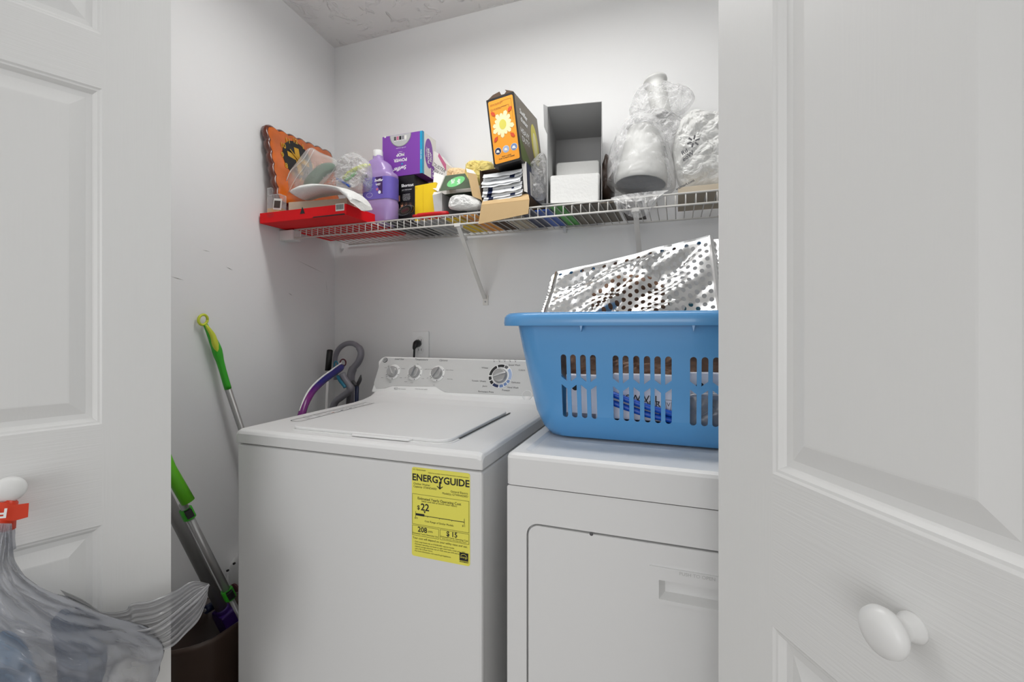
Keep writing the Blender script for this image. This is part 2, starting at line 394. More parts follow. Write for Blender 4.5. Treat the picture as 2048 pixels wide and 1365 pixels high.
# stain removal chart printed left of the lid
b = MB(); b.M = frame((-1.028, .99, .9117), (0, 1, 0), (-1, 0, 0))
b.M = frame((-.996, .985, .9114), (0, 1, 0), (-1, 0, 0))
def outline(b, pts, t, m, z=.0005):
    n = len(pts); c = Vector((sum(p[0] for p in pts)/n, sum(p[1] for p in pts)/n))
    for i in range(n):
        p, q = Vector(pts[i]), Vector(pts[(i+1) % n]); d = (q-p)
        if d.length < 1e-6: continue
        d = d.normalized(); nn = Vector((-d.y, d.x))*t/2
        b.poly([(*(p-nn), z), (*(q-nn), z), (*(q+nn), z), (*(p+nn), z)], m)
outline(b, rrect(0, -.018, .36, .018, .012), .0022, 'ink')
for k in range(8):
    x = .04+k*.04; b.poly([(x, -.018, .0005), (x+.0012, -.018, .0005), (x+.0112, .018, .0005), (x+.010, .018, .0005)], 'ink')
    b.text(('bleach', 'fabric', 'soils', 'stain', 'grass', 'blood', 'ink', 'dye')[k], x+.022, .004, .008, 'ink_grey')
    if k in (2, 3, 4): b.disc(x+.024, -.007, .006, 'skin_ink' if k == 2 else 'ink_grey', ry=.003)
b.build('instruction_chart', wash)
# console
CZ0, CZ1 = .945, 1.060
cb = Vector((WX0, 1.440, CZ0)); up = Vector((0, .052, CZ1-CZ0))
CM = frame(cb, (1, 0, 0), up)
hgt = up.length
tlx, tly = Q(CM, 765, 713); blx, bly = Q(CM, 740, 792)
b = MB(); b.M = CM
Wc = WX1-WX0-.004
shape = [(blx, -.018), (Wc, -.018), (Wc, tly-.02), (Wc-.008, tly-.006), (Wc-.02, tly)]
shape += [(tlx+.012, tly), (tlx-.002, tly-.006), (tlx-.014, tly-.022), (blx+.012, tly*.45), (blx+.002, .012)]
b.prism(shape, -.055, 0, 'white_plastic'); b.build('console', wash, .005, seg=3)
b = MB(); b.M = CM
ins = [Q(CM, x, y) for x, y in ((752, 778), (748, 768), (760, 728), (768, 717), (780, 716.5), (900, 719), (1036, 723), (1060, 724), (1060, 789), (1000, 790), (890, 785), (872, 774), (785, 772), (770, 777))]
ins[7] = (Wc-.02, ins[6][1]); ins[8] = (Wc-.02, ins[9][1])
b.prism(ins[::-1] if False else ins, .0002, .0012, 'panel_grey')
zt = .0016
def T(st, px, py, h, m='ink', **k):
    x, y = Q(CM, px, py); b.text(st, x, y, h, m, z=zt, **k)
T('Load Size', 799, 719, .0105, shear=.2); T('Temperature', 843, 720, .0105, shear=.2); T('Options', 887, 721.5, .0105, shear=.2)
for s, x, y in (('Whites', 970, 736.5), ('Speed Wash', 1029, 731), ('Colors', 1044, 741), ('Towels / Sheets', 958, 763), ('Jeans', 970, 773), ('Permanent Press', 972, 784.5), ('Prewash', 1012, 781.5), ('Hand Wash', 1026, 776), ('Delicates', 1032, 766)): T(s, x, y, .0085)
for i in range(5):
    x, y = Q(CM, 988.5+i*10.7, 724); b.disc(x, y, .0016, 'ink', z=zt); T(('fill', 'wash', 'rinse', 'spin', 'lock')[i], 988+i*10.7, 721, .0045, 'ink_grey')
for s, x, y in (('small', 772, 736), ('medium', 807, 738), ('large', 802, 756), ('super', 781, 765), ('extra', 765, 756), ('hot', 836, 729), ('cold', 851, 739.5), ('cold', 846, 758), ('warm', 824, 766), ('warm', 812, 764), ('off', 811, 756), ('fabric softener', 900, 741), ('extra rinse', 900, 759), ('second rinse', 858, 739), ('off', 855, 757), ('end', 868, 771)): T(s, x, y, .005, 'ink_grey')
T('Balance   fabric care guide', 800, 778.5, .0048, 'ink_grey'); T('heavy duty wash system', 843, 779, .0052, 'ink_grey')
outline(b, [Q(CM, *p) for p in ((790, 775.5), (795, 775.5), (795, 780), (790, 780))], .0006, 'ink_grey', zt)
b.build('control_panel', wash)
# badge
x, y = Q(CM, 771, 721); b = MB(); b.M = CM @ Matrix.Translation((x, y, 0)); b.lathe([(.010, 0), (.010, .003), (.009, .0036)], 'ink_grey', 24)
b.disc(0, 0, .0085, 'dial_silver', z=.0040); b.text('GE', 0, 0, .009, 'ink', z=.0046, shear=.2); b.build('round_badge', wash)
def dial(px, py, R, ang, ticks, big=False):
    x, y = Q(CM, px, py); L = CM @ Matrix.Translation((x, y, .0012)); b = MB(); b.M = L
    kr = .66 if big else .80
    b.lathe([(R*1.0, 0), (R*1.0, .0012), (R*.97, .0018)], 'white_plastic', 40)
    if not big:
        for a in ticks:
            c, s = math.cos(a), math.sin(a); q = R*.90; w_ = .0012
            b.poly([(c*q-s*w_-c*.002, s*q+c*w_-s*.002, .0021), (c*q+s*w_-c*.002, s*q-c*w_-s*.002, .0021), (c*q+s*w_+c*.002, s*q-c*w_+s*.002, .0021), (c*q-s*w_+c*.002, s*q+c*w_+s*.002, .0021)], 'ink')
    ringo = b.build('dial_ring', wash)
    if big:
        b = MB(); b.M = L
        segs = [(100, 60, 'ink'), (57, 45, 'panel_grey'), (42, -18, 'pale_blue'), (-22, -38, 'mid_blue'), (-43, -60, 'mid_blue'), (-65, -85, 'mid_blue'), (-92, -125, 'navy'), (-130, -150, 'ink'), (-155, -175, 'ink'), (175, 118, 'ink')]
        segs[0] = (112, 75, 'ink'); segs[1] = (71, 52, 'ink_grey')
        for a0, a1, mm in segs:
            if mm == 'ink' and a0 in (175,): a0, a1 = 178, 118
            n = max(2, int(abs(a1-a0)/6)); pts = [math.radians(a0+(a1-a0)*i/n) for i in range(n+1)]
            b.poly([(R*.95*math.cos(a), R*.95*math.sin(a), .0022) for a in pts]+[(R*.72*math.cos(a), R*.72*math.sin(a), .0022) for a in pts[::-1]], mm)
        b.build('cycle_segments', ringo)
    b = MB(); b.M = L @ Matrix.Rotation(ang, 4, 'Z')
    r = R*kr*.86
    b.lathe([(r*1.06, .001), (r*1.04, .004), (r*.95, .014), (r*.88, .016)], 'dial_silver' , 36)
    b.loft([[(-r*.9, -.16*r, .016), (-r*.9, .16*r, .016), (r*1.02, .20*r, .016), (r*1.20, 0, .014), (r*1.02, -.20*r, .016)], [(-r*.8, -.12*r, .024), (-r*.8, .12*r, .024), (r*.95, .12*r, .023), (r*1.12, 0, .021), (r*.95, -.12*r, .023)]], 'dial_silver', smooth=False)
    b.build('dial_knob', wash, .001)
tk = [math.radians(a) for a in (150, 30, -20, -80, -140, 205)]
dial(786.5, 745, .030, math.radians(128), tk); dial(830.5, 746, .030, math.radians(80), tk); dial(875, 748, .030, math.radians(62), tk)
dial(1001, 753, .044, math.radians(20), [], True)
x, y = Q(CM, 1052, 791); b = MB(); b.M = CM @ Matrix.Translation((x+.004, y, 0)); b.lathe([(.017, 0), (.017, .0015), (.0155, .002), (.0155, .0008), (.001, .0008)], 'white_plastic', 30); b.build('emblem_disc', wash)
# yellow energy label
LM = frame((0, WY0-.0004, 0), (1, 0, 0), (0, 0, 1))
x0, y1 = Q(LM, 824, 934); x1, _ = Q(LM, 940, 948); _, y0 = Q(LM, 824, 1111)
EM = frame((x0, WY0-.0008, y0), (1, 0, 0), (0, 0, 1)); ew, eh = x1-x0, y1-y0
b = MB(); b.M = EM; u = ew
b.prism(rrect(0, 0, ew, eh, .005), -.0006, .0002, 'label_yellow')
zt = .0006
b.text('ENERGYGUIDE', ew*.5, eh*.885, ew*.148, 'ink', z=zt, bold=ew*.0035, sx=1.0)
b.box((ew*.495-.0018, eh*.80, zt-.0002), (ew*.495+.0018, eh*.87, zt), 'ink'); b.poly([(ew*.445, eh*.815, zt), (ew*.495, eh*.785, zt), (ew*.545, eh*.815, zt), (ew*.545, eh*.825, zt), (ew*.495, eh*.80, zt), (ew*.445, eh*.825, zt)], 'ink')
b.text('U.S. Government', ew*.02, eh*.975, .0045, 'ink', z=zt, align='LEFT'); b.text('Federal law prohibits removal of this label before consumer purchase', ew*.98, eh*.955, .0034, 'ink', z=zt, align='RIGHT')
b.text('Clothes Washer\nCapacity: STANDARD', ew*.03, eh*.80, .0062, 'ink', z=zt, align='LEFT'); b.text('General Electric\nModel(s) GTWN4250D', ew*.97, eh*.765, .0062, 'ink', z=zt, align='RIGHT')
def fr(x0, y0, x1, y1): outline(b, [(ew*x0, eh*y0), (ew*x1, eh*y0), (ew*x1, eh*y1), (ew*x0, eh*y1)], .0006, 'ink', zt)
fr(.01, .36, .985, .70); fr(.01, .235, .475, .345); fr(.50, .235, .985, .345)
b.text('Estimated Yearly Operating Cost', ew*.48, eh*.655, .0078, 'ink', z=zt, bold=.00005); b.text('(when used with an electric water heater)', ew*.48, eh*.628, .005, 'ink', z=zt)
b.text('$', ew*.12, eh*.55, .013, 'ink', z=zt, bold=.00015); b.text('22', ew*.235, eh*.56, .021, 'ink', z=zt, bold=.0004)
b.poly([(ew*.21, eh*.52, zt), (ew*.23, eh*.495, zt), (ew*.25, eh*.52, zt)], 'ink')
b.rect(ew*.07, eh*.464, ew*.91, eh*.471, 'ink', zt); b.rect(ew*.07, eh*.460, ew*.225, eh*.485, 'ink', zt+.0001)
for q in (.07, .91): b.rect(ew*q-.0004, eh*.44, ew*q+.0004, eh*.505, 'ink', zt)
for q in (.28, .49, .70): b.rect(ew*q-.0003, eh*.452, ew*q+.0003, eh*.465, 'ink', zt)
b.text('$10', ew*.08, eh*.43, .005, 'ink', z=zt); b.text('$71', ew*.90, eh*.425, .005, 'ink', z=zt); b.text('Cost Range of Similar Models', ew*.48, eh*.41, .0058, 'ink', z=zt)
b.text('208', ew*.19, eh*.305, .0155, 'ink', z=zt, bold=.0003); b.text('kWh', ew*.33, eh*.30, .006, 'ink', z=zt); b.text('Estimated Yearly Electricity Use', ew*.24, eh*.258, .0048, 'ink', z=zt)
b.text('$ 15', ew*.70, eh*.310, .0145, 'ink', z=zt, bold=.0003); b.text('Estimated Yearly Operating Cost', ew*.74, eh*.270, .0048, 'ink', z=zt); b.text('(when used with a natural gas water heater)', ew*.74, eh*.25, .0032, 'ink', z=zt)
b.text('Your cost will depend on your utility rates and use.', ew*.49, eh*.205, .0063, 'ink', z=zt)
for i, s in enumerate(('- Cost range based only on STANDARD capacity models.', '- Estimated operating cost based on eight wash loads a week and a 2007', '  national average electricity cost of 10.65 cents per kWh and natural gas', '  cost of $1.218 per therm.', '- For more information, visit www.ftc.gov/appliances.')): b.text(s, ew*.04, eh*(.165-i*.026), .0042, 'ink', z=zt, align='LEFT')
b.rect(ew*.83, eh*.03, ew*.975, eh*.135, 'ink', zt); b.text('energy', ew*.9, eh*.088, .0062, 'label_yellow', z=zt+.0003, shear=.3)
arc = [math.radians(a) for a in range(20, 161, 14)]; b.poly([(ew*.9+ew*.055*math.cos(a), eh*.09+ew*.045*math.sin(a), zt+.0002) for a in arc]+[(ew*.9+ew*.049*math.cos(a), eh*.09+ew*.039*math.sin(a), zt+.0002) for a in arc[::-1]], 'label_yellow')
b.rect(ew*.83, eh*.045, ew*.975, eh*.049, 'label_yellow', zt+.0002); b.text('ENERGY STAR', ew*.9, eh*.037, .0032, 'label_yellow', z=zt+.0003)
b.build('energy_label', wash)
tag(wash.children[-1], 'yellow energy cost label with black lettering')

# ------------------------------------------------------------------ dryer
dry = empty('clothes_dryer', 'white front-load clothes dryer standing under the blue laundry basket', 'clothes dryer')
DX0, DX1, DY0, DY1 = -.325, .362, .872, 1.54
b = MB(); FM = frame((0, DY0, 0), (1, 0, 0), (0, 0, 1))
gx0, gz1 = Q(FM, 1053, 1045)
dx0, dz1 = gx0, gz1; dx1 = DX1-.045; dz0 = .22
b.box((DX0, DY0+.012, .03), (DX1, DY1, .8505), 'enamel')
# front skin with an opening for the door
R1 = rrect(dx0, dz0, dx1, dz1, .025, 6); R0 = rrect(DX0, .03, DX1, .8505, .004, 6)
b.M = FM; n = len(R1)
va = [b.v((x, y, 0)) for x, y in R0]; vb_ = [b.v((x, y, 0)) for x, y in R1]; vc = [b.v((x, y, -.010)) for x, y in R1]; vd = [b.v((x, y, -.0125)) for x, y in R0]
for i in range(n):
    j = (i+1) % n; b.face([va[i], va[j], vb_[j], vb_[i]], 'enamel'); b.face([vb_[i], vb_[j], vc[j], vc[i]], 'enamel'); b.face([vd[i], vd[j], va[j], va[i]], 'enamel')
b.M = Matrix(); b.build('cabinet', dry, 0)
b = MB(); b.box((DX0+.01, DY0+.006, .848), (DX1-.01, DY1-.01, .856), 'enamel_seam'); b.build('seam', dry)
# door with a sunken pull
b = MB(); b.M = FM; g_ = .0035
D = rrect(dx0+g_, dz0+g_, dx1-g_, dz1-g_, .022, 6)
hx0, hz1 = Q(FM, 1299, 1129); hx0b, hz0 = Q(FM, 1300, 1196); hx1 = hx0+.19
ix0, iz1 = Q(FM, 1318, 1158); iz0 = Q(FM, 1318, 1196)[1]; ix1 = hx1-.012
yo = .002
# ring from outline to pull opening
inner = rrect(ix0, iz0, ix1, iz1, .002, 6)
vo = [b.v((x, y, yo)) for x, y in D]; vi = [b.v((x, y, yo)) for x, y in inner]; vk = [b.v((x, y, -.0095)) for x, y in D]
for i in range(n):
    j = (i+1) % n; b.face([vo[i], vo[j], vi[j], vi[i]], 'enamel'); b.face([vk[i], vk[j], vo[j], vo[i]], 'enamel')
doorob = b.build('door', dry)
bb = doorob.modifiers.new('b', 'BEVEL'); bb.width = .003; bb.segments = 2; bb.limit_method = 'ANGLE'; bb.angle_limit = math.radians(50)
b = MB(); b.M = FM
O = [(hx0, hz0-.004), (hx1, hz0-.004), (hx1, hz1), (hx0, hz1)]; I = [(ix0, iz0), (ix1, iz0), (ix1, iz1), (ix0, iz1)]
zf = yo+.0025
for i in range(4):
    j = (i+1) % 4
    b.poly([(*O[i], zf), (*O[j], zf), (*I[j], zf), (*I[i], zf)], 'enamel'); b.poly([(*O[i], yo), (*O[j], yo), (*O[j], zf), (*O[i], zf)], 'enamel')
back = [(ix0+.014, iz0+.010), (ix1-.014, iz0+.010), (ix1-.014, iz1), (ix0+.014, iz1)]; dp = -.018
for i in range(4):
    j = (i+1) % 4; b.poly([(*I[i], zf), (*I[j], zf), (*back[j], dp), (*back[i], dp)], 'white_plastic')
b.poly([(*p, dp) for p in back], 'white_plastic')
x, y = Q(FM, 1394, 1151.5); b.text('PUSH TO OPEN', x, y, .0085, 'panel_grey', z=zf+.0004, rot=0)
b.build('door_pull', doorob)
b = MB(); x, y = Q(FM, 1183, 1068); b.M = FM @ Matrix.Translation((x, y, .002)); b.lathe([(.0035, 0), (.0033, .0004), (.001, .0006)], 'ink_grey', 14); b.build('screw', doorob)
# top: rolled rim around a sunken work surface
b = MB()
def ring(x0, y0, x1, y1, r, z): return [(x, y, z) for x, y in rrect(x0, y0, x1, y1, r, 6)]
X0, X1, Y0, Y1 = DX0-.001, DX1+.001, DY0-.004, DY1
b.loft([ring(X0, Y0, X1, Y1, .012, .8535), ring(X0, Y0, X1, Y1, .012, .907), ring(X0+.002, Y0+.002, X1-.002, Y1-.002, .012, .913), ring(X0+.008, Y0+.008, X1-.008, Y1-.008, .014, .9175), ring(X0+.03, Y0+.022, X1-.03, Y1-.022, .02, .9175), ring(X0+.040, Y0+.032, X1-.040, Y1-.032, .02, .9135), ring(X0+.046, Y0+.038, X1-.046, Y1-.038, .02, .9130)], 'enamel', smooth=False)
b.build('top_panel', dry)
b = MB(); b.M = frame((DX0, 1.455, .913), (1, 0, 0), (0, .05, .115)); b.prism([(.0, 0), (.687, 0), (.66, .125), (.03, .125)], -.06, 0, 'white_plastic'); b.rect(.04, .02, .64, .11, 'panel_grey', .0006)
b.build('console', dry, .006)
for x in (DX0+.06, DX1-.06):
    for y in (DY0+.06, DY1-.06):
        b = MB(); b.M = Matrix.Translation((x, y, 0)); b.lathe([(.022, 0), (.022, .012), (.010, .014), (.010, .035)], 'black_plastic', 12); b.build('levelling_foot', dry)

# ------------------------------------------------------------------ wall outlet and cord
out = empty('wall_outlet', 'white wall outlet plate above the washer console', 'outlet')
OM = frame((0, YB-.001, 0), (1, 0, 0), (0, 0, 1)); ox0, oz1 = Q(OM, 826, 663); ox1, _ = Q(OM, 859, 663)
b = MB(); b.M = OM; b.prism(rrect(ox0, oz1-.115, ox1, oz1, .004), 0, .008, 'white'); b.build('cover_plate', out, .0015)
oc = (ox0+ox1)/2
for dz in (.038, .077):
    b = MB(); b.M = OM @ Matrix.Translation((oc, oz1-dz, .008)); b.lathe([(.017, 0), (.017, .0012), (.0165, .0015)], 'white_plastic', 24)
    for s in (-1, 1): b.rect(s*.006-.001, -.005, s*.006+.001, .005, 'ink', .0018)
    b.build('socket', out)
b = MB(); px, pz = Q(OM, 839.5, 687)
pl = [Vector((px, YB-.006, pz)), Vector((px, YB-.02, pz)), Vector((px, YB-.034, pz-.004)), Vector((px, YB-.042, pz-.022)), Vector((px-.002, YB-.042, pz-.05)), Vector((px-.004, YB-.045, pz-.11)), Vector((px+.01, YB-.06, pz-.3)), Vector((px+.1, YB-.07, pz-.7)), Vector((px+.1, YB-.07, .35))]
b.tube(smoothpts(pl, 5), .0042, 'black_plastic', 8)
cord = b.build('power_cord', label='black power cord plugged into the wall outlet above the washer', cat='power cord')
b = MB(); b.loft([[Vector((px, YB-.0075, pz))+Vector((r*math.cos(a), 0, r*math.sin(a))) for a in [k*math.pi/8 for k in range(16)]] for r in (.014,)]+[[Vector((px, YB-.022, pz))+Vector((.0155*math.cos(a), 0, .016*math.sin(a))) for a in [k*math.pi/8 for k in range(16)]], [Vector((px, YB-.036, pz-.004))+Vector((.012*math.cos(a), 0, .015*math.sin(a))) for a in [k*math.pi/8 for k in range(16)]], [Vector((px, YB-.046, pz-.016))+Vector((.007*math.cos(a), 0, .011*math.sin(a))) for a in [k*math.pi/8 for k in range(16)]]], 'black_plastic'); b.build('plug', cord)

# ------------------------------------------------------------------ wire shelf
SZ = 1.546; SY0, SY1 = 1.362, YB-.008; SX0, SX1 = -1.375, .72
shelf = empty('wire_shelf', 'white wire shelf on the back wall holding the cleaning supplies', 'shelf')
b = MB(); n = int((SX1-SX0)/.0268)
for i in range(n+1):
    x = SX0+.004+i*.0268
    b.tube([(x, SY1, SZ-.002), (x, SY0+.004, SZ-.002), (x, SY0, SZ-.006), (x, SY0, SZ-.034)], .0017, 'wire_white', 6)
b.build('deck_wires', shelf)
b = MB(); b.tube([(SX0, SY0, SZ-.001), (SX1, SY0, SZ-.001)], .0028, 'wire_white', 8); b.tube([(SX0, SY0-.001, SZ-.034), (SX1, SY0-.001, SZ-.034)], .003, 'wire_white', 8); b.build('front_lip', shelf)
b = MB(); b.tube([(SX0, SY1-.002, SZ-.005), (SX1, SY1-.002, SZ-.005)], .0028, 'wire_white', 8); b.tube([(SX0, SY0+.105, SZ-.006), (SX1, SY0+.105, SZ-.006)], .0028, 'wire_white', 8); b.build('long_rods', shelf)
b = MB(); xw = lx(SY0); b.box((xw, SY0-.012, SZ-.042), (SX0+.002, SY0+.03, SZ-.002), 'white_plastic'); b.build('end_bracket', shelf, .003)
for px in (584+100, 930, 1130, 1285+180):
    x = P(px, 480, Y=SY1).x; b = MB(); b.box((x-.006, SY1-.006, SZ-.022), (x+.006, YB, SZ+.002), 'white_plastic'); b.build('wall_clip', shelf, .002)
def brace(x0, xb, zb):
    b = MB(); a = Vector((x0, SY0+.004, SZ-.034)); c = Vector((xb, YB-.012, zb)); d = (c-a).normalized(); 
    u = Vector((1, 0, 0)); u = (u-d*u.dot(d)).normalized(); nn = d.cross(u).normalized()*.005; u = u*.0075
    b.loft([[a+u+nn, a-u+nn, a-u-nn*.2, a+u-nn*.2], [c+u+nn, c-u+nn, c-u-nn*.2, c+u-nn*.2]], 'wire_white', smooth=False)
    b.box((xb-.011, YB-.006, zb-.028), (xb+.011, YB-.001, zb+.012), 'wire_white'); b.tube([(xb, YB-.010, zb-.014), (xb, YB-.003, zb-.014)], .0035, 'steel', 10)
    b.box((x0-.011, SY0-.004, SZ-.042), (x0+.011, SY0+.02, SZ-.030), 'wire_white')
    b.build('support_brace', shelf, .001)
p = P(915, 450, Y=SY0); q = P(972, 597, Y=YB); brace(p.x, q.x, q.z)
p = P(1271, 420, Y=SY0); brace(p.x, p.x+.0, q.z-.0)
IZ = SZ+.0058                      # what the goods rest on

# ------------------------------------------------------------------ goods on the shelf
def fbox(px0, px1, Y, depth, z0, h, rot=0, roll=0, inset=0):
    """frame whose origin is the lower left corner of the front face"""
    x0 = P(px0, 400, Y=Y).x; x1 = P(px1, 400, Y=Y).x
    M = Matrix.Translation((x0, Y, z0)) @ Matrix.Rotation(rot, 4, 'Z') @ Matrix.Rotation(roll, 4, 'Y') @ Matrix.Rotation(math.pi/2, 4, 'X')
    return M, x1-x0
# red flat box
x0, x1 = lx(1.25)+.008, -1.040
M, wd = frame((x0, 1.250, SZ+.0022), (1, 0, 0), (0, 0, 1)), x1-x0
b = MB(); b.M = M; hh = .037
b.box((0, 0, -.36), (wd, hh, 0), 'red_card'); 
a, c = Q(M, 605, 421); b.poly([(a-.011, c-.012, .0006), (a+.011, c-.012, .0006), (a, c+.013, .0006)], 'ink')
a, c = Q(M, 680, 415); b.rect(a-.018, c-.012, a+.018, c+.013, 'white_card')
rnd = random.Random(3)
xx = a-.015
while xx < a+.014:
    w_ = rnd.choice((.0006, .001, .0015)); b.rect(xx, c-.007, xx+w_, c+.010, 'ink', .0009); xx += w_+.0011
a, c = Q(M, 541, 430); outline(b, [(a+.014*math.cos(t*.4), c+.008*math.sin(t*.4)) for t in range(16)], .0008, 'ink_grey'); b.text('GFG', a, c, .007, 'ink_grey')
a, c = Q(M, 648, 433); b.poly([(a-.05, .0005, .0008), (a+.09, .0005, .0008), (a+.085, .005, .0008), (a-.045, .004, .0008)], 'ink')
b.build('flat_box', bevel=.0008, label='shallow red cardboard box lying flat at the left end of the wire shelf', cat='box')
RB = SZ+.0022+hh
# beige opened carton on the red box
b = MB(); b.M = Matrix.Translation((-1.335, 1.275, RB+.001))
b.box((0, 0, 0), (.19, .16, .003), 'card_beige'); b.M = Matrix.Translation((-1.325, 1.285, RB+.004)) @ Matrix.Rotation(.12, 4, 'Z') ; b.box((0, 0, 0), (.24, .010, .036), 'card_beige'); b.box((.238, -.01, 0), (.244, .12, .045), 'card_beige'); b.box((0, .09, 0), (.24, .096, .05), 'card_beige')
b.box((.02, .01, .034), (.21, .09, .036), 'card_beige')
b.build('carton', bevel=.0006, label='opened beige cardboard carton lying on the red box under the white cloth', cat='carton')
# clock plaque leaning on the left wall
ya, yb_ = 1.262, 1.60
def Lw(y, off): return lx(y)+off
tl = P(529, 252, X=-1.418); 
A0 = Vector((lx(ya)+.030, ya, tl.z)); 
clk = empty('wall_clock', 'scalloped amber wooden plaque clock with gold numerals leaning in the shelf corner', 'clock')
top_r = P(664, 306, Y=1.60); bot_l = P(556, 386, Y=1.275)
cx = (top_r-A0); cyv = (A0-bot_l)
KM = frame(bot_l, cx, cyv); cw = cx.length; chh = cyv.length+.03
# scalloped outline
def scallop(x0, y0, x1, y1, r, n1, n2):
    out = []
    cor = [(x0, y0), (x1, y0), (x1, y1), (x0, y1)]
    for i in range(4):
        p, q = Vector(cor[i]), Vector(cor[(i+1) % 4]); n = (n1, n2)[i % 2]; d = (q-p)/n; nn = Vector((d.y, -d.x)).normalized()
        for k in range(n):
            for t in range(6):
                out.append(tuple(p+d*(k+t/6)+nn*r*math.sin(math.pi*t/6)))
    return out
so = scallop(0, -.03, cw, chh-.03, .0075, 7, 6); si = [( .5*cw+(x-.5*cw)*.80, .5*chh-.03+(y-.5*chh+.03)*.80) for x, y in so]
mat('amber_dark', (.36, .13, .04), .2, coat=.5, var=.7)
mat('amber', (.80, .38, .05), .22, coat=.5, var=.6)
b = MB(); b.M = KM; n = len(so)
v0 = [b.v((x, y, -.022)) for x, y in so]; v1 = [b.v((x, y, -.004)) for x, y in so]; v2 = [b.v((x, y, 0)) for x, y in [(.5*cw+(x-.5*cw)*.95, .5*chh-.03+(y-.5*chh+.03)*.95) for x, y in so]]; v3 = [b.v((x, y, 0)) for x, y in si]
b.face(v0[::-1], 'amber_dark')
for a_, c_, mm in ((v0, v1, 'amber_dark'), (v1, v2, 'amber_dark'), (v2, v3, 'amber')):
    for i in range(n): j = (i+1) % n; b.face([a_[i], a_[j], c_[j], c_[i]], mm, True)
b.face(v3, 'amber'); b.build('plaque', clk)
b = MB(); b.M = KM; cc = Q(KM, 596, 322); rd_ = .075
ccx, ccy = cc
b.disc(ccx, ccy, rd_, 'black_card', .0012, 40)
for k in range(12):
    a = math.pi/2-k*math.pi/6; b.text(str(k if k else 12), ccx+rd_*1.02*math.cos(a), ccy+rd_*1.02*math.sin(a), .026, 'gold', z=.0022, bold=.0007)
b.poly([(ccx-.012, ccy-.055, .002), (ccx+.012, ccy-.055, .002), (ccx+.012, ccy+.05, .002), (ccx-.012, ccy+.05, .002)], 'gold'); b.poly([(ccx-.05, ccy+.005, .002), (ccx+.055, ccy-.012, .002), (ccx+.055, ccy+.01, .002), (ccx-.05, ccy+.024, .002)], 'gold')
b.build('clock_face', clk)
b = MB(); b.M = KM @ Matrix.Translation((ccx, ccy, .003))
for a, l in ((2.4, .05), (.4, .035)): b.M = KM @ Matrix.Translation((ccx, ccy, .004)) @ Matrix.Rotation(a, 4, 'Z'); b.box((-.004, -.002, 0), (l, .002, .001), 'gold')
b.build('clock_hands', clk)
# small clear pack with gold contents
pk = empty('blister_pack', 'clear plastic pack of gold pieces at the shelf end below the clock', 'pack')
b = MB(); b.M = Matrix.Translation((-1.404, 1.262, RB+.001)) @ Matrix.Rotation(.1, 4, 'Z'); b.box((.002, .002, .001), (.055, .03, .018), 'gold')
b.M = b.M @ Matrix.Rotation(.12, 4, 'Y'); b.box((.026, -.001, .016), (.06, .001, .056), 'white_card'); b.box((.030, -.002, .022), (.056, -.0011, .048), 'brown_plastic'); b.build('card_insert', pk)
b = MB(); b.M = Matrix.Translation((-1.404, 1.262, RB)) @ Matrix.Rotation(.1, 4, 'Z'); b.box((0, 0, 0), (.058, .034, .07), 'clear_film'); b.box((.0, .0, .0), (.022, .032, .095), 'clear_film'); b.build('clear_shell', pk, .004)
# zip bag with a green scouring cloth
zb = empty('zip_bag', 'clear zip-top bag holding green scouring cloths leaning against the clock', 'bag')
b = MB(); pillow(b, [(606, 375), (612, 358), (640, 330), (662, 326), (672, 336), (650, 352), (632, 372), (622, 380)], 1.36, .014, 'green_glove', .006, 30, 4); b.build('cloths', zb)
b = MB(); pillow(b, [(572, 366), (580, 345), (600, 320), (620, 296), (640, 305), (674, 322), (664, 345), (640, 372), (610, 382), (580, 386)], 1.345, .020, 'zip_film', .006, 12, 2); b.build('clear_bag', zb)
b = MB(); b.tube(smoothpts([P(573, 362, Y=1.322), P(582, 341, Y=1.322), P(604, 322, Y=1.322), P(620, 297, Y=1.322)], 5), .0016, 'white_plastic', 6); b.tube(smoothpts([P(577, 385, Y=1.322), P(590, 360, Y=1.322), P(612, 330, Y=1.322), P(628, 300, Y=1.322)], 5), .0012, 'white_plastic', 6); b.build('zip_strip', zb)
# crumpled clear bag with coloured things
cb_ = empty('plastic_bag', 'crumpled clear plastic bag with yellow and blue pieces behind the white cloth', 'bag')
b = MB(); b.tube(smoothpts([P(686, 358, Y=1.40), P(700, 345, Y=1.40), P(722, 334, Y=1.40), P(740, 330, Y=1.40)], 5), [.004]+[.008]*13+[.004]*2, 'lime', 8); b.tube(smoothpts([P(690, 362, Y=1.395), P(705, 352, Y=1.395), P(712, 345, Y=1.395)], 4), .006, 'green', 8); b.build('yellow_handle', cb_)
b = MB(); b.tube([P(674, 358, Y=1.385), P(700, 373, Y=1.37)], .005, 'blue', 8); b.tube([P(722, 365, Y=1.38), P(727, 352, Y=1.38), P(735, 352, Y=1.38)], .007, 'grey_plastic', 10); b.build('blue_strip', cb_)
b = MB(); pillow(b, [(642, 368), (650, 352), (668, 340), (690, 318), (706, 305), (722, 312), (738, 326), (744, 350), (738, 380), (706, 386), (664, 384)], 1.40, .045, 'haze_film', .030, 24, 5, rings=22, dens=7, smooth=False); b.build('crumpled_film', cb_)
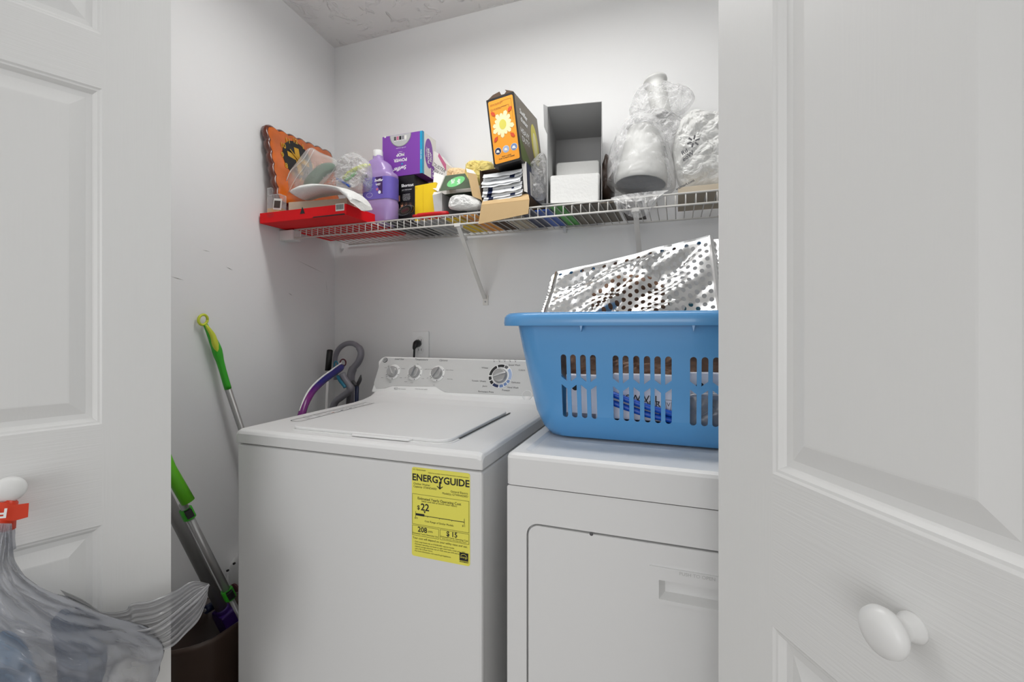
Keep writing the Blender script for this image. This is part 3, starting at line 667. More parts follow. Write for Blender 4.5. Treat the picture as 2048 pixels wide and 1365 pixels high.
# white cloth
b = MB()
fold = [(604, 384), (618, 376), (640, 370), (664, 367), (692, 371), (706, 380), (717, 391), (723, 403)]
rings = []
for k, (x, y) in enumerate(smoothpts([Vector((a, c, 0)) for a, c in fold], 6) and [(v.x, v.y) for v in smoothpts([Vector((a, c, 0)) for a, c in fold], 6)]):
    t = k/42; c = P(x, y+7+6*math.sin(t*3), Y=1.275+.02*math.sin(t*5)); w_ = .055; hh_ = .0125+.004*math.sin(t*9)
    rings.append([c+Vector((.003*math.sin(a*3+t*8), w_*math.cos(a), hh_*math.sin(a)*(1+.25*math.sin(3*a+t*6)))) for a in [2*math.pi*q/20 for q in range(20)]])
b.loft(rings, 'towel_white'); b.build('cleaning_cloth', label='folded white terry cloth draped over the carton next to the purple bottle', cat='cloth')

# purple cleaner bottle
bx = P(761, 436, Y=1.405); bot = empty('cleaner_bottle', 'purple cleaner bottle with a white cap on the wire shelf', 'bottle')
BY = 1.405; BW = (P(793, 436, Y=BY+.03).x-P(731, 436, Y=BY+.03).x)/2; bcx = P(761.5, 436, Y=BY+.036).x
hz = P(760, 292, Y=BY).z-IZ
mat('bottle_purple', (.68, .57, .80), .25, trans=.15, coat=.3)
prof = [(0, 735, 788, .86), (.012, 731, 792, .97), (.06, 730, 793, 1), (.27, 729.5, 793.5, 1), (.30, 731, 792, .97), (.33, 730, 793, .99), (.61, 729, 793, .99), (.635, 729, 793, 1), (.665, 729.5, 791, .99), (.685, 733, 785, .93), (.72, 734.5, 783, .9), (.79, 735.5, 780, .86), (.83, 738, 775, .78), (.855, 742, 769, .66), (.872, 746, 766, .5), (.885, 747.5, 765, .46), (.92, 747.5, 765, .46)]
b = MB(); rings = []; mpx = (P(793, 436, Y=BY).x-P(731, 436, Y=BY).x)/62
for t, l_, r_, c in prof:
    a = (r_-l_)/2*mpx; cxx = bcx+((l_+r_)/2-761.5)*mpx
    rr = [(x, y) for x, y in rrect(-a, -.036*c, a, .036*c, min(a, .036*c)*.85, 7)]
    rings.append([(cxx+x, BY+.036+y, IZ+t*hz) for x, y in rr])
b.loft(rings, 'bottle_purple'); b.build('bottle_body', bot)
b = MB(); ncx = bcx-5.5*mpx; b.M = Matrix.Translation((ncx, BY+.036, IZ+hz*.905)); b.lathe([(.0170, 0), (.0178, hz*.01), (.0178, hz*.075), (.0165, hz*.092), (.012, hz*.095)], 'white_plastic', 28); b.build('cap', bot)
b = MB(); NV = 24
mat('label_violet', (.42, .36, .72), .35); mat('label_deep', (.24, .10, .36), .35)
lab = []
for z_ in (.32, .61):
    rr = rrect(-BW*.997, -.0366, BW*.997, .0366, .030, 7)
    lab.append([(bcx+x, BY+.036+y, IZ+z_*hz*.99) for x, y in rr])
b.loft(lab, 'label_violet', cap=False)
b.M = frame((bcx, BY-.0012, IZ), (1, 0, 0), (0, 0, 1))
y5 = .465*hz
b.prism([(.004, .60*hz), (.034, .60*hz), (.034, .37*hz), (.026, .40*hz), (.014, .48*hz)], 0, .0004, 'label_deep')
b.text('Swiffer', .018, .555*hz, .013, 'white_ink', z=.0008, shear=.2, bold=.0004); b.text('WET', .016, .50*hz, .010, 'white_ink', z=.0008, bold=.0003)
b.disc(.022, .40*hz, .006, 'white_ink', .0009); b.disc(.012, .44*hz, .005, 'pink_card', .0008)
b.text('900', -.030, .585*hz, .006, 'white_ink', z=.0008)
for k in range(9): b.rect(-.036, (.55-k*.016)*hz, -.036+.03-.004*(k % 3), (.556-k*.016)*hz, 'pale_blue', .0006)
outline(b, [(-.022+.013*math.cos(t*.4), .375*hz+.008*math.sin(t*.4)) for t in range(16)], .0008, 'white_ink')
b.build('bottle_label', bot)
# black carton
M, wd = fbox(790, 829, 1.487, 0, IZ, 0); zt_ = P(805, 352, Y=1.487).z
b = MB(); b.M = M; hh = zt_-IZ-.001; b.box((-.02, 0, -.15), (wd, hh, 0), 'black_card')
def tx(st, px, py, size, m='white_ink', **k): a, c = Q(M, px, py); b.text(st, a, c, size, m, **k)
tx('Shortcut', 815, 371, .0150, bold=.0005); tx('pro haircutter', 814, 379.5, .0075); tx('for professional use', 811, 383, .005, 'ink_grey')
for k in range(5): tx(('\u2022 easy fold blade', 'for precise trims', 'non slip grip body', 'cordless charging', 'cleaning brush')[k], 813, 389+k*2.8, .0048)
for px in (804, 812, 820): a, c = Q(M, px, 412); b.rect(a-.005, c-.011, a+.005, c+.011, 'skin_ink'); b.disc(a, c+.008, .005, 'brown_plastic', .0009)
a, c = Q(M, 796, 396); b.rect(a-.009, c-.014, a+.009, c+.008, 'skin_ink'); b.text('STYLES', a, c-.045, .008, 'white_ink', rot=math.pi/2)
a, c = Q(M, 829, 360); b.M = frame(M @ Vector((wd, 0, 0)), (0, 1, 0), (0, 0, 1)); b.rect(.02, .01, .12, hh-.01, 'brown_plastic'); b.poly([(.02, .1, .001), (.08, .14, .001), (.11, .165, .001), (.05, .165, .001)], 'orange_card')
b.build('hair_clipper_box', bevel=.0006, label='upright black carton with white lettering beneath the purple mop box', cat='box')
BT = IZ+hh+.001
# purple mop refill box, upside down
M, wd = fbox(765, 845, 1.485, 0, BT, 0); hh = P(805, 268, Y=1.485).z-BT
b = MB(); b.M = M; b.box((0, 0, -.10), (wd, hh, 0), 'swiffer_purple')
pi = math.pi
cxs, cys = Q(M, 801, 268); rr_ = wd*.27
b.poly([(cxs+rr_*math.cos(a), hh-.001+rr_*.98*math.sin(a), .0006) for a in [pi+pi*k/20 for k in range(21)]], 'grey_plastic')
b.poly([(cxs+rr_*.94*math.cos(a), hh-.001+rr_*.92*math.sin(a), .0008) for a in [pi+pi*k/20 for k in range(21)]], 'card_grey')
for k, mm in enumerate(('grey_plastic_d', 'pink_card', 'ink', 'grey_plastic', 'white_card')): b.rect(cxs-.028+k*.0115, hh-.021, cxs-.028+k*.0115+.009, hh-.007, mm, .001); b.rect(cxs-.028+k*.0115, hh-.024, cxs-.028+k*.0115+.009, hh-.0225, 'white_ink', .001)
tx('pad refills compatible', 802, 296, .005, rot=pi)
tx('MOP', 801, 309.5, .0165, rot=pi, bold=.0005); tx('POWER', 801, 320, .0165, rot=pi, bold=.0005); tx('compatible', 801, 304, .004, rot=pi)
tx('Swiffer', 800, 337, .021, rot=pi+.12, bold=.0005, shear=.25); a, c = Q(M, 804, 328.5); b.poly([(a-.004, c-.002, .001), (a+.006, c-.002, .001), (a+.001, c+.006, .001)], 'cyan_card')
a, c = Q(M, 770, 274); b.rect(a-.003, c-.004, a+.005, c+.003, 'white_ink')
b.rect(wd-.0105, .0003, wd-.0002, hh-.0003, 'cyan_card', .0007); b.text('MOP REFILL', wd-.0055, hh*.45, .007, 'white_ink', rot=pi/2, z=.0011)
S = frame(M @ Vector((wd, 0, 0)), (0, 1, 0), (0, 0, 1)); b.M = S
b.rect(0, 0, .10, hh, 'white_card', .0006)
b.rect(.0, 0, .010, hh, 'cyan_card', .0008)
ecx, ecy = .045, hh*.56
b.disc(ecx, ecy, .030, 'swiffer_purple', .001, 30, ry=.056); b.text('POWER\nMOP', ecx+.006, ecy-.01, .017, 'white_ink', z=.0014, rot=pi/2, bold=.0006); b.text('Swiffer', ecx-.017, ecy, .014, 'white_ink', z=.0014, rot=pi/2)
b.rect(.062, 0, .10, hh*.32, 'swiffer_purple', .001); b.text('5X', .08, hh*.15, .028, 'white_ink', z=.0014, rot=pi/2)
b.build('mop_refill_box', bevel=.0006, label='purple mop refill box lying upside down on top of the black carton', cat='box')
# white box with pink corner behind
M, wd = fbox(868, 893, 1.57, 0, IZ, 0); b = MB(); M = M @ Matrix.Rotation(-.0, 4, 'Z'); b.M = M
zt_ = P(880, 306, Y=1.57).z-IZ
b.loft([[(0, 0, 0), (0, 0, -.08), (wd, 0, -.08), (wd, 0, 0)], [(0, zt_+.012, 0), (0, zt_+.012, -.08), (wd, zt_-.045, -.08), (wd, zt_-.045, 0)]], 'white_card', smooth=False)
b.poly([(.018, zt_-.012, .0008), (.022, zt_+.0, .0008), (wd-.001, zt_-.048, .0008), (wd-.001, zt_-.075, .0008)], 'pink_card')
b.text('DUSTER\nREFILLS', .018, zt_-.065, .018, 'ink_grey', rot=-.6)
b.build('refill_carton', bevel=.0006, label='white carton with a pink corner band behind the yellow carton', cat='box')
# yellow carton
M, wd = fbox(830, 873, 1.42, 0, IZ, 0); b = MB(); hh = P(850, 368, Y=1.42).z-IZ
b.M = M; b.loft([[(0, 0, 0), (0, 0, -.03), (wd+.006, 0, -.03), (wd+.006, 0, 0)], [(0, hh-.003, 0), (0, hh-.003, -.03), (wd-.003, hh+.002, -.03), (wd-.003, hh+.002, 0)]], 'yellow_card', smooth=False)
b.rect(wd*.38, .002, wd*.38+.0006, hh-.004, 'gold', .0006); b.text('FC', .007, hh-.012, .007, 'gold')
b.build('yellow_carton', bevel=.0006, label='plain yellow carton standing between black carton and green-lidded wipes box', cat='box')
# red ring tray and black brush
b = MB(); pts = [P(827, 424, Y=1.375), P(846, 423.5, Y=1.372), P(870, 421, Y=1.372), P(890, 420, Y=1.376), P(896, 418, Y=1.395)]
for q in pts: q.z = IZ+.006
pts[-1].z += .003; b.tube(smoothpts(pts, 6), [.004]*3+[.0065]*20+[.003]*2, 'red_plastic', 10)
q = pts[0]; b.tube(smoothpts([q, q+Vector((.0, .04, .0)), q+Vector((.05, .042, 0)), q+Vector((.10, .042, 0)), pts[-1]], 5), .0045, 'red_plastic', 8)
b.build('red_tray', label='red plastic handled tool lying at the shelf edge before the yellow carton', cat='tool')
br = empty('scrub_brush', 'small oval black bristle brush with dark red centre at the shelf edge', 'brush')
c = P(811, 421, Y=1.372); BMx = frame(c, (1, 0, .33), (-.33, -.35, 1)); b = MB(); b.M = BMx
b.M = BMx @ Matrix.Diagonal((1, .52, 1, 1)); b.lathe([(.027, -.018), (.030, -.012), (.030, 0), (.026, .001)], 'black_plastic', 28); b.build('brush_body', br)
b = MB(); b.M = BMx @ Matrix.Diagonal((1, .52, 1, 1)); b.disc(0, 0, .019, 'brown_plastic', .0026); 
mat('maroon', (.32, .08, .14), .5); b.poly([(-.012, -.006, .004), (.014, -.004, .004), (.012, .008, .004), (-.014, .006, .004)], 'maroon'); b.build('brush_pad', br)
b = MB(); b.M = BMx @ Matrix.Diagonal((1, .52, 1, 1))
for k in range(26):
    a = 2*pi*k/26; b.tube([(.023*math.cos(a), .023*math.sin(a), 0), (.030*math.cos(a), .030*math.sin(a), .009)], .0009, 'grey_plastic', 5)
b.build('bristles', br)

# fluffy dusters at the back
def fluff(name, outline_, Y, d, m, label, seed):
    b = MB(); pillow(b, outline_, Y, d, m, .012, 60, seed, rings=16, dens=10); o = b.build(name, label=label, cat='duster')
    bm = bmesh.new(); bm.from_mesh(o.data); rn_ = random.Random(seed); bm.verts.ensure_lookup_table(); vs = [(v.co.copy(), v.normal.copy()) for v in bm.verts]
    for _ in range(2600):
        c, nrm = rn_.choice(vs); t = (nrm+Vector((rn_.uniform(-.8, .8), rn_.uniform(-.8, .8), rn_.uniform(-.4, .8)))).normalized()*rn_.uniform(.010, .026)
        s_ = Vector((rn_.uniform(-1, 1), rn_.uniform(-1, 1), rn_.uniform(-1, 1))).normalized()*.0013
        bm.faces.new([bm.verts.new(c+s_), bm.verts.new(c-s_), bm.verts.new(c+t)])
    bm.to_mesh(o.data); bm.free(); return o
fluff('feather_duster', [(932, 346), (936, 328), (950, 323), (968, 324), (984, 326), (988, 340), (980, 360), (950, 372), (934, 366)], 1.60, .035, 'fluff_yellow', 'fluffy yellow duster pad behind the sachet box and below the orange carton', 3)
fluff('feather_duster', [(892, 352), (899, 341), (915, 337), (932, 340), (938, 352), (930, 372), (902, 378), (893, 368)], 1.60, .03, 'fluff_peach', 'fluffy peach-coloured duster pad behind the green-lidded wipes box', 6)

def slab(b, pts, t, m):
    nrm = (pts[1]-pts[0]).cross(pts[3]-pts[0]).normalized()*t; b.loft([pts, [p-nrm for p in pts]], m, smooth=False)
# wipes box with a green lid flap, opened towards the room
ob = empty('wipes_box', 'white box with raised green lid and opened front beside the yellow carton', 'box')
M, wd = fbox(884, 955, 1.40, 0, IZ, 0); hh = P(900, 384, Y=1.40).z-IZ; b = MB(); b.M = M
b.box((0, 0, -.20), (wd, .001, 0), 'card_grey'); b.box((0, 0, -.20), (wd, hh, -.199), 'card_grey'); b.box((wd-.001, 0, -.2), (wd, hh, 0), 'card_grey')
b.box((-.001, 0, -.2), (.0, hh, .0), 'card_grey'); b.box((0, hh-.001, -.2), (wd, hh, -.02), 'green_card')
b.poly([(0, .0, 0), (-.022, .01, .012), (-.030, hh*.9, .012), (-.002, hh, 0)], 'card_grey')
b.poly([(-.002, hh*1.0, 0), (-.03, hh*.9, .012), (-.055, 0.085+.03, -.05), (-.02, .115, -.06)], 'white_card')
b.build('carton', ob)
b = MB(); slab(b, [P(868, 345, Y=1.47), P(889, 352, Y=1.46), P(877, 384, Y=1.41), P(866, 378, Y=1.42)], .001, 'white_card'); b.build('side_flap', ob)
b = MB(); q = [P(879, 382, Y=1.385), P(946, 375, Y=1.385), P(930, 347, Y=1.47), P(891, 352, Y=1.47)]
FMx = frame(q[0], q[1]-q[0], q[3]-q[0]); b.M = FMx; lq = [FMx.inverted() @ v for v in q]
b.prism([(v.x, v.y) for v in lq], -.0006, .0006, 'green_card')
a, c = Q(FMx, 912, 364); b.disc(a, c, .031, 'mint', .0012, 28, ry=.040); b.text('WET', a-.012, c+.004, .018, 'white_ink', z=.0016, rot=1.9, bold=.0005); b.text('Swiffer', a+.012, c-.002, .016, 'white_ink', z=.0016, rot=1.9, bold=.0004)
b.build('lid_flap', ob)
b = MB(); pillow(b, [(899, 410), (905, 396), (922, 391), (945, 393), (962, 404), (960, 418), (930, 421), (902, 419)], 1.40, .03, 'towel_white', .010, 40, 8, smooth=False); b.build('wipes', label='bunched white wipes spilling from the green-lidded box', cat='wipes')

# sachet box
sb = empty('sachet_box', 'dark-sided open carton holding stacked foil sachets with tan flap hanging down', 'box')
Mq = frame(P(964, 402, Y=1.395), (1, 0, .045), (0, .0, 1)); x1_, y1_ = Q(Mq, 1056, 396); _, yt = Q(Mq, 955, 341)
W_ = x1_; Hh = yt
b = MB(); b.M = Mq; D_ = .22; sk = -.004
b.box((sk, 0, -D_), (W_, .001, 0), 'card_tan'); b.box((sk, 0, -D_), (sk+.001, Hh, 0), 'card_brown'); b.box((sk, Hh-.001, -D_), (W_, Hh, -.01), 'card_brown'); b.box((sk, 0, -D_), (W_, Hh, -D_+.001), 'card_brown')
b.box((W_-.0008, 0, -D_), (W_, Hh, 0), 'dark_blue'); b.poly([(W_-.012, 0.01, .0), (W_, .004, 0), (W_, Hh, 0), (W_-.016, Hh+.006, .002)], 'white_card'); b.poly([(W_+.0002, 0.005, -.03), (W_+.0002, .005, -.2), (W_+.0002, Hh*.6, -.2), (W_+.0002, Hh*.8, -.03)], 'white_card')
b.build('carton', sb)
b = MB(); pts = [P(963, 411, Y=1.3485), P(1059, 400, Y=1.3485), P(1057, 428, Y=1.346), P(957, 449, Y=1.346)]; top_ = [P(966, 401, Y=1.394), P(1057, 390, Y=1.394), pts[1], pts[0]]
slab(b, pts, .0016, 'card_tan'); slab(b, top_, .0016, 'card_tan'); b.build('front_flap', sb)
b = MB(); slab(b, [P(934, 345, Y=1.375), P(953, 350, Y=1.39), P(964, 401, Y=1.395), P(945, 393, Y=1.375)], .0016, 'card_tan'); slab(b, [P(934, 345, Y=1.375), P(952, 348, Y=1.39), P(946, 341, Y=1.41), P(932, 337, Y=1.40)], .001, 'white_card'); b.build('side_flap', sb)
rn_ = random.Random(5); NS = 11
mat('sachet_foil', (.93, .94, .95), .35)
for k in range(NS):
    b = MB(); z_ = .003+k*(Hh*.80)/NS; dx = rn_.uniform(-.004, .004); b.M = Mq @ Matrix.Translation((W_*.5-.004+dx, z_, -.056+rn_.uniform(-.004, .004))) @ Matrix.Rotation(rn_.uniform(-.03, .03), 4, 'Z') @ Matrix.Rotation(-math.pi/2, 4, 'X')
    hw, hd = W_*.42, .07; G = []; nx = 16; 
    for top in (1, -1):
        g = [[b.v((-hw+2*hw*i/nx, (-hd if j == 0 else -hd+.010+(2*hd-.010)*(j-1)/5), top*.0036*(math.sin(math.pi*i/nx)**.5)*(math.sin(math.pi*j/6)**.3 if 0 < j < 6 else 0)+.0012*math.sin(i*1.1+k*2)*math.cos(j*.9+k)+.004*((2*i/nx-1)**4)-(.013 if j == 0 else 0))) for j in range(7)] for i in range(nx+1)]
        for i in range(nx):
            for j in range(6): 
                f = [g[i][j], g[i+1][j], g[i+1][j+1], g[i][j+1]]; mm = 'dark_blue' if ((i in (2, 3) and k < 6) or (i in (11, 12) and k in (1, 4, 9))) and j < 2 else 'sachet_foil'
                b.face(f if top > 0 else f[::-1], mm, True)
    b.build('foil_sachet', label='white foil sachet, '+('lowest', 'second from the bottom', 'third from the bottom', 'fourth from the bottom', 'fifth from the bottom', 'sixth and middle one', 'fifth from the top', 'fourth from the top', 'third from the top', 'second from the top', 'topmost')[k]+' of the stack in the tan-flapped carton', cat='sachet', group='foil sachets stacked in the carton')

# orange heavy duty duster carton, tilted, standing on the sachet box
tl, tr, brr, bl = [P(x, y, Y=1.365) for x, y in ((973, 202), (1030, 186), (1042, 320), (988, 335))]
ux = ((tr-tl)+(brr-bl)).normalized(); OMx = frame(bl, ux, tl-bl)
dep = (P(1080, 245, Y=1.61)-tr); OMx = frame(bl, ux, (tl-bl)); nz_ = -dep.normalized(); vy = nz_.cross(ux).normalized(); OMx = frame(bl, vy.cross(nz_), vy)
w_ = ((tr-tl).length+(brr-bl).length)/2; h_ = ((tl-bl).length+(tr-brr).length)/2
hd = empty('duster_carton', 'tall orange-fronted carton tilted on top of the sachet box', 'box')
b = MB(); b.M = OMx; D_ = .225; b.box((0, 0, -D_), (w_, h_, 0), 'black_card')
b.prism(rrect(w_*.06, h_*.035, w_*.955, h_*.965, .005), .0001, .0006, 'orange_card')
b.text('SPECIAL DUSTER FIBERS', w_*.12, h_*.905, .0042, 'ink', align='LEFT', z=.001); b.text('trap and lock dust and hair', w_*.12, h_*.89, .0036, 'ink', align='LEFT', z=.001)
b.text('FULL 360 DEGREE COVERAGE', w_*.12, h_*.835, .0042, 'ink', align='LEFT', z=.001); b.text('cleans all around surfaces', w_*.12, h_*.82, .0036, 'ink', align='LEFT', z=.001)
for x_, y_ in ((.88, .92), (.78, .84)): b.rect(w_*.5, h_*y_, w_*x_, h_*y_+.0006, 'ink', .001); b.rect(w_*x_, h_*(.60), w_*x_+.0006, h_*y_, 'ink', .001)
mat('petal', (.94, .92, .72), .6); mat('petal_core', (.86, .82, .35), .6); mat('rust', (.82, .28, .12), .5)
for k in range(13):
    a = 2*pi*k/13+.2; r2 = .034*(.8+.3*((k*7) % 5)/5); da = .19; ox, oy = w_*.5, h_*.58
    b.poly([(ox+.006*math.cos(a-1), oy+.006*math.sin(a-1), .001+k*.00004), (ox+r2*math.cos(a-da), oy+r2*1.15*math.sin(a-da), .001+k*.00004), (ox+r2*1.12*math.cos(a), oy+r2*1.28*math.sin(a), .001+k*.00004), (ox+r2*math.cos(a+da), oy+r2*1.15*math.sin(a+da), .001+k*.00004), (ox+.006*math.cos(a+1), oy+.006*math.sin(a+1), .001+k*.00004)], 'petal')
b.disc(ox, oy, .012, 'petal_core', .0017, ry=.016)
for sx_, sy_ in ((-1, 1), (1, 1), (-1, -1), (1, -1)):
    c0 = Vector((ox+sx_*.028, oy+sy_*.040)); d = Vector((sx_, sy_*1.2)).normalized(); e = Vector((-d.y, d.x))
    b.poly([(*(c0-d*.010), .002), (*(c0+e*.006), .002), (*(c0+e*.003+d*.010), .002), (*(c0-e*.003+d*.010), .002), (*(c0-e*.006), .002)], 'rust')
for k, (qx, mm) in enumerate(((.22, 'dark_blue'), (.51, 'pale_blue'), (.80, 'mid_blue'))):
    b.disc(w_*qx, h_*.215, .0115, 'white_card', .001); b.disc(w_*qx, h_*.215, .0105, mm, .0013); b.poly([(w_*qx-.007, h_*.215-.004, .0016), (w_*qx+.006, h_*.215-.006, .0016), (w_*qx+.003, h_*.215+.003, .0016), (w_*qx-.004, h_*.215+.004, .0016)], 'white_card')
b.text('TRAP + LOCK\nDUST & HEAVY GRIME', w_*.5, h_*.105, .0055, 'ink', z=.001, bold=.0001)
SM = frame(OMx @ Vector((w_, 0, 0)), -(OMx.col[2].to_3d()), OMx.col[1].to_3d()); b.M = SM
b.rect(.002, .002, D_-.002, h_-.002, 'olive_card', .0006)
mat('leaf_green', (.36, .42, .20), .5); b.poly([(.004, .004, .0009), (.10, .004, .0009), (.03, h_*.30, .0009), (.004, h_*.36, .0009)], 'leaf_green')
b.poly([(D_*.72+.036*math.cos(a), h_*.46+h_*.34*math.sin(a), .0011) for a in [2*pi*k/24 for k in range(24)]], 'petal_core'); b.poly([(D_*.72+.02*math.cos(a), h_*.40+h_*.26*math.sin(a), .0013) for a in [2*pi*k/24 for k in range(24)]], 'petal')
b.text('Swiffer\nduster', D_*.30, h_*.72, .025, 'white_ink', z=.0016, bold=.0006, shear=.15, rot=-.05); b.text('HEAVY\nDUTY', D_*.28, h_*.42, .026, 'white_ink', z=.0016, bold=.0003)
b.M = OMx
b.build('carton', hd)
b = MB(); b.M = OMx; t0 = h_
b.prism([(.0, t0-.001), (w_, t0-.001), (w_*.98, t0+.003), (w_*.70, t0+.016), (w_*.74, t0+.009), (w_*.66, t0+.003), (w_*.55, t0+.004), (w_*.50, t0+.016), (w_*.25, t0+.012)], -.004, -.003, 'card_brown'); b.build('torn_top_edge', hd)
# clear film packets between the two boxes
b = MB(); pillow(b, [(1062, 330), (1070, 318), (1085, 306), (1094, 320), (1096, 352), (1092, 392), (1080, 402), (1068, 396), (1066, 366)], 1.46, .03, 'haze_film', .02, 30, 9, rings=16, dens=6, smooth=False); b.build('film_packet', label='crinkled clear film packet wedged between tilted carton and tall grey box', cat='packet')

# tall open grey box
gb = empty('open_carton', 'tall grey open-fronted carton holding folded white pads', 'box')
gl_ = P(1094, 400, Y=1.378); gr_ = P(1204, 400, Y=1.403); gux = Vector((gr_.x-gl_.x, gr_.y-gl_.y, 0)); wd = gux.length; M = frame((gl_.x, gl_.y, IZ), gux, (0, 0, 1))
hh = P(1094, 213, Y=1.378).z-IZ; b = MB(); b.M = M; D_ = .262; t = .0016
b.box((0, 0, -D_), (wd, t, .0), 'card_grey'); b.box((0, 0, -D_), (t, hh, 0), 'card_grey'); b.box((wd-t, 0, -D_), (wd, hh, 0), 'card_grey'); b.box((0, 0, -D_), (wd, hh, -D_+t), 'card_grey'); b.box((0, hh-t, -D_), (wd, hh, 0), 'card_grey')
b.poly([(wd+.0004, 0, 0), (wd+.0004, 0, -D_), (wd+.0004, hh, -D_), (wd+.0004, hh, 0)], 'grey_plastic_d')
b.poly([(t+.0005, .10, -.03), (t+.0005, hh*.72, -.05), (t+.0005, hh*.70, -.12), (t+.0005, .13, -.17)], 'card_grey')
b.build('carton', gb)
b = MB(); slab(b, [M @ Vector(v) for v in ((-.008, .001, .0), (wd-.006, .001, .0), (wd-.002, -.001, .020), (-.014, -.001, .022))], .001, 'card_grey'); b.build('bottom_flap', gb)
b = MB(); slab(b, [M @ Vector(v) for v in ((0, hh, 0), (0, hh*.72, 0), (-.008, hh*.78, .012), (-.010, hh*1.005, .012))], .001, 'card_grey'); b.build('side_flap', gb)
def pad(x0, x1, y0, y1, z0, z1, seed, lab):
    b = MB(); b.M = M; n1, n2 = 24, 12
    for i, (a0, a1, c0, c1) in enumerate([(0, 1, 0, 1)]):
        gf = []
        rings = []
        for k in range(9):
            s = k/8; zz = z0+(z1-z0)*s; e = (1-(2*s-1)**4)**.5*.006
            rings.append([(x+noise.noise(Vector((x*60, y*60, zz*40+seed)))*.002, y+noise.noise(Vector((x*50+5, y*70, zz*40+seed)))*.0025, zz) for x, y in rrect(x0+.006-e, y0+.0005+.003-e*.5, x1-.006+e, y1-.006+e, .008, 5)])
        b.loft(rings, 'pad_white')
    b.build('pad_stack', label=lab, cat='pads')
pad(.006, wd-.006, t, .098, -.12, -.004, 1, 'folded white pads in clear wrap at the front of the grey carton')
pad(.006, wd-.004, .052+.008, .098, -.20, -.09, 2, 'folded white pads in clear wrap standing behind the front pads in the grey carton') if False else pad(.012, wd-.006, t, .182, -.225, -.13, 2, 'folded white pads in clear wrap standing behind the front pads in the grey carton')

# white tapered vessel wrapped in plastic
vs = empty('wrapped_vessel', 'white tapered vessel tipped over in clear plastic beside the shopping bag', 'vessel')
VY = 1.455; top = P(1290, 262, Y=VY+.025); botc = P(1281, 372, Y=VY)
ax = (top-botc).normalized(); VM = frame(botc, (1, 0, 0.05), Vector((0, 1, 0)).cross(ax)); VM = Matrix.Translation(botc) @ ax.to_track_quat('Z', 'Y').to_matrix().to_4x4()
Lh_ = (top-botc).length; b = MB(); b.M = VM; R0_ = .078; R1_ = .052
b.lathe([(R1_*.3, Lh_+.01), (R1_*.8, Lh_+.008), (R1_, Lh_), (R0_*.90, Lh_*.4), (R0_, .02), (R0_, 0), (R0_*.96, -.001), (R0_*.93, .03)], 'white_pot', 40, cap=False); b.build('vessel_body', vs)
b = MB(); b.M = VM; b.lathe([(R0_*.94, .004), (R0_*.7, .010), (R0_*.3, .014), (.001, .014)], 'grey_inner', 40, cap=False); b.build('vessel_mouth', vs)
b = MB(); b.M = VM; 
for k in range(7): b.M = VM; a = math.radians(-62+k*2.6); rr2 = .0665; b.box((rr2*math.cos(a)-.001, rr2*math.sin(a)-.001, Lh_*.55), (rr2*math.cos(a)+.001, rr2*math.sin(a)+.001, Lh_*.66), 'grey_plastic')
b.build('vent_marks', vs)
b = MB(); c0 = P(1322, 225, Y=1.55); c1 = P(1310, 163, Y=1.57); ax = (c1-c0).normalized(); TM = Matrix.Translation(c0) @ ax.to_track_quat('Z', 'Y').to_matrix().to_4x4(); l = (c1-c0).length; b.M = TM
b.lathe([(.030, -.02), (.030, l*.8), (.031, l*.92), (.038, l*.96), (.038, l*1.02), (.033, l*1.02), (.030, l*.9), (.028, 0), (.001, 0)], 'white_pot', 36, cap=False); b.build('spout_tube', vs)
b = MB(); pillow(b, [(1214, 378), (1216, 330), (1230, 282), (1255, 245), (1280, 232), (1310, 236), (1330, 262), (1346, 320), (1352, 352), (1345, 384), (1290, 388), (1240, 388)], 1.47, .095, 'clear_film', .014, 16, 11, rings=20, dens=6, smooth=False); b.build('plastic_wrap', vs)
b = MB(); pillow(b, [(1258, 220), (1268, 195), (1288, 172), (1312, 178), (1330, 165), (1352, 172), (1378, 178), (1390, 196), (1376, 218), (1350, 232), (1310, 240), (1280, 240), (1262, 236)], 1.52, .05, 'clear_film', .026, 22, 12, rings=20, dens=6, smooth=False); b.build('loose_film', vs)
b = MB(); pillow(b, [(1252, 258), (1268, 236), (1300, 224), (1340, 226), (1366, 240), (1372, 262), (1350, 290), (1342, 330), (1330, 290), (1312, 262), (1280, 250)], 1.46, .05, 'haze_film', .03, 20, 14, rings=18, dens=6, smooth=False); b.build('gathered_film', vs)
# brown soft piece between
b = MB(); pillow(b, [(1202, 385), (1206, 345), (1214, 310), (1224, 330), (1228, 380), (1222, 400), (1206, 402)], 1.50, .06, 'brown_plastic', .01, 20, 3); b.build('brown_carton', label='dark brown packet squeezed between grey carton and wrapped white vessel', cat='packet')
# shopping bag
sg_ = empty('shopping_bag', 'crumpled milky white shopping bag with dark lettering at the door end of shelf', 'bag')
b = MB(); pillow(b, [(1348, 340), (1344, 300), (1352, 262), (1368, 236), (1390, 224), (1420, 230), (1452, 226), (1490, 250), (1500, 320), (1490, 372), (1450, 378), (1400, 380), (1362, 378)], 1.46, .07, 'milky_film', .024, 20, 21, rings=34, dens=12, smooth=False); b.build('bag_body', sg_)
b = MB(); GM = frame((0, 1.362, 0), (1, 0, 0), (0, 0, 1)); b.M = GM
a, c = Q(GM, 1372, 309); b.text('Rd\neoW', a, c, .016, 'ink_grey', rot=.6, bold=.0004, shear=.2); a, c = Q(GM, 1387, 283)
b.build('bag_print', sg_); b = MB()
for k in range(6): an = k*pi/3+.3; b.M = GM @ Matrix.Translation((a, c, 0)) @ Matrix.Rotation(an, 4, 'Z'); b.rect(.005, -.0022, .017, .0022, 'ink_grey')
b.build('bag_emblem', sg_); b = MB(); b.M = GM; a, c = Q(GM, 1370, 370); b.text('walmart.com', a, c, .010, 'ink_grey', rot=.42, bold=.0003)
b.build('web_address', sg_)
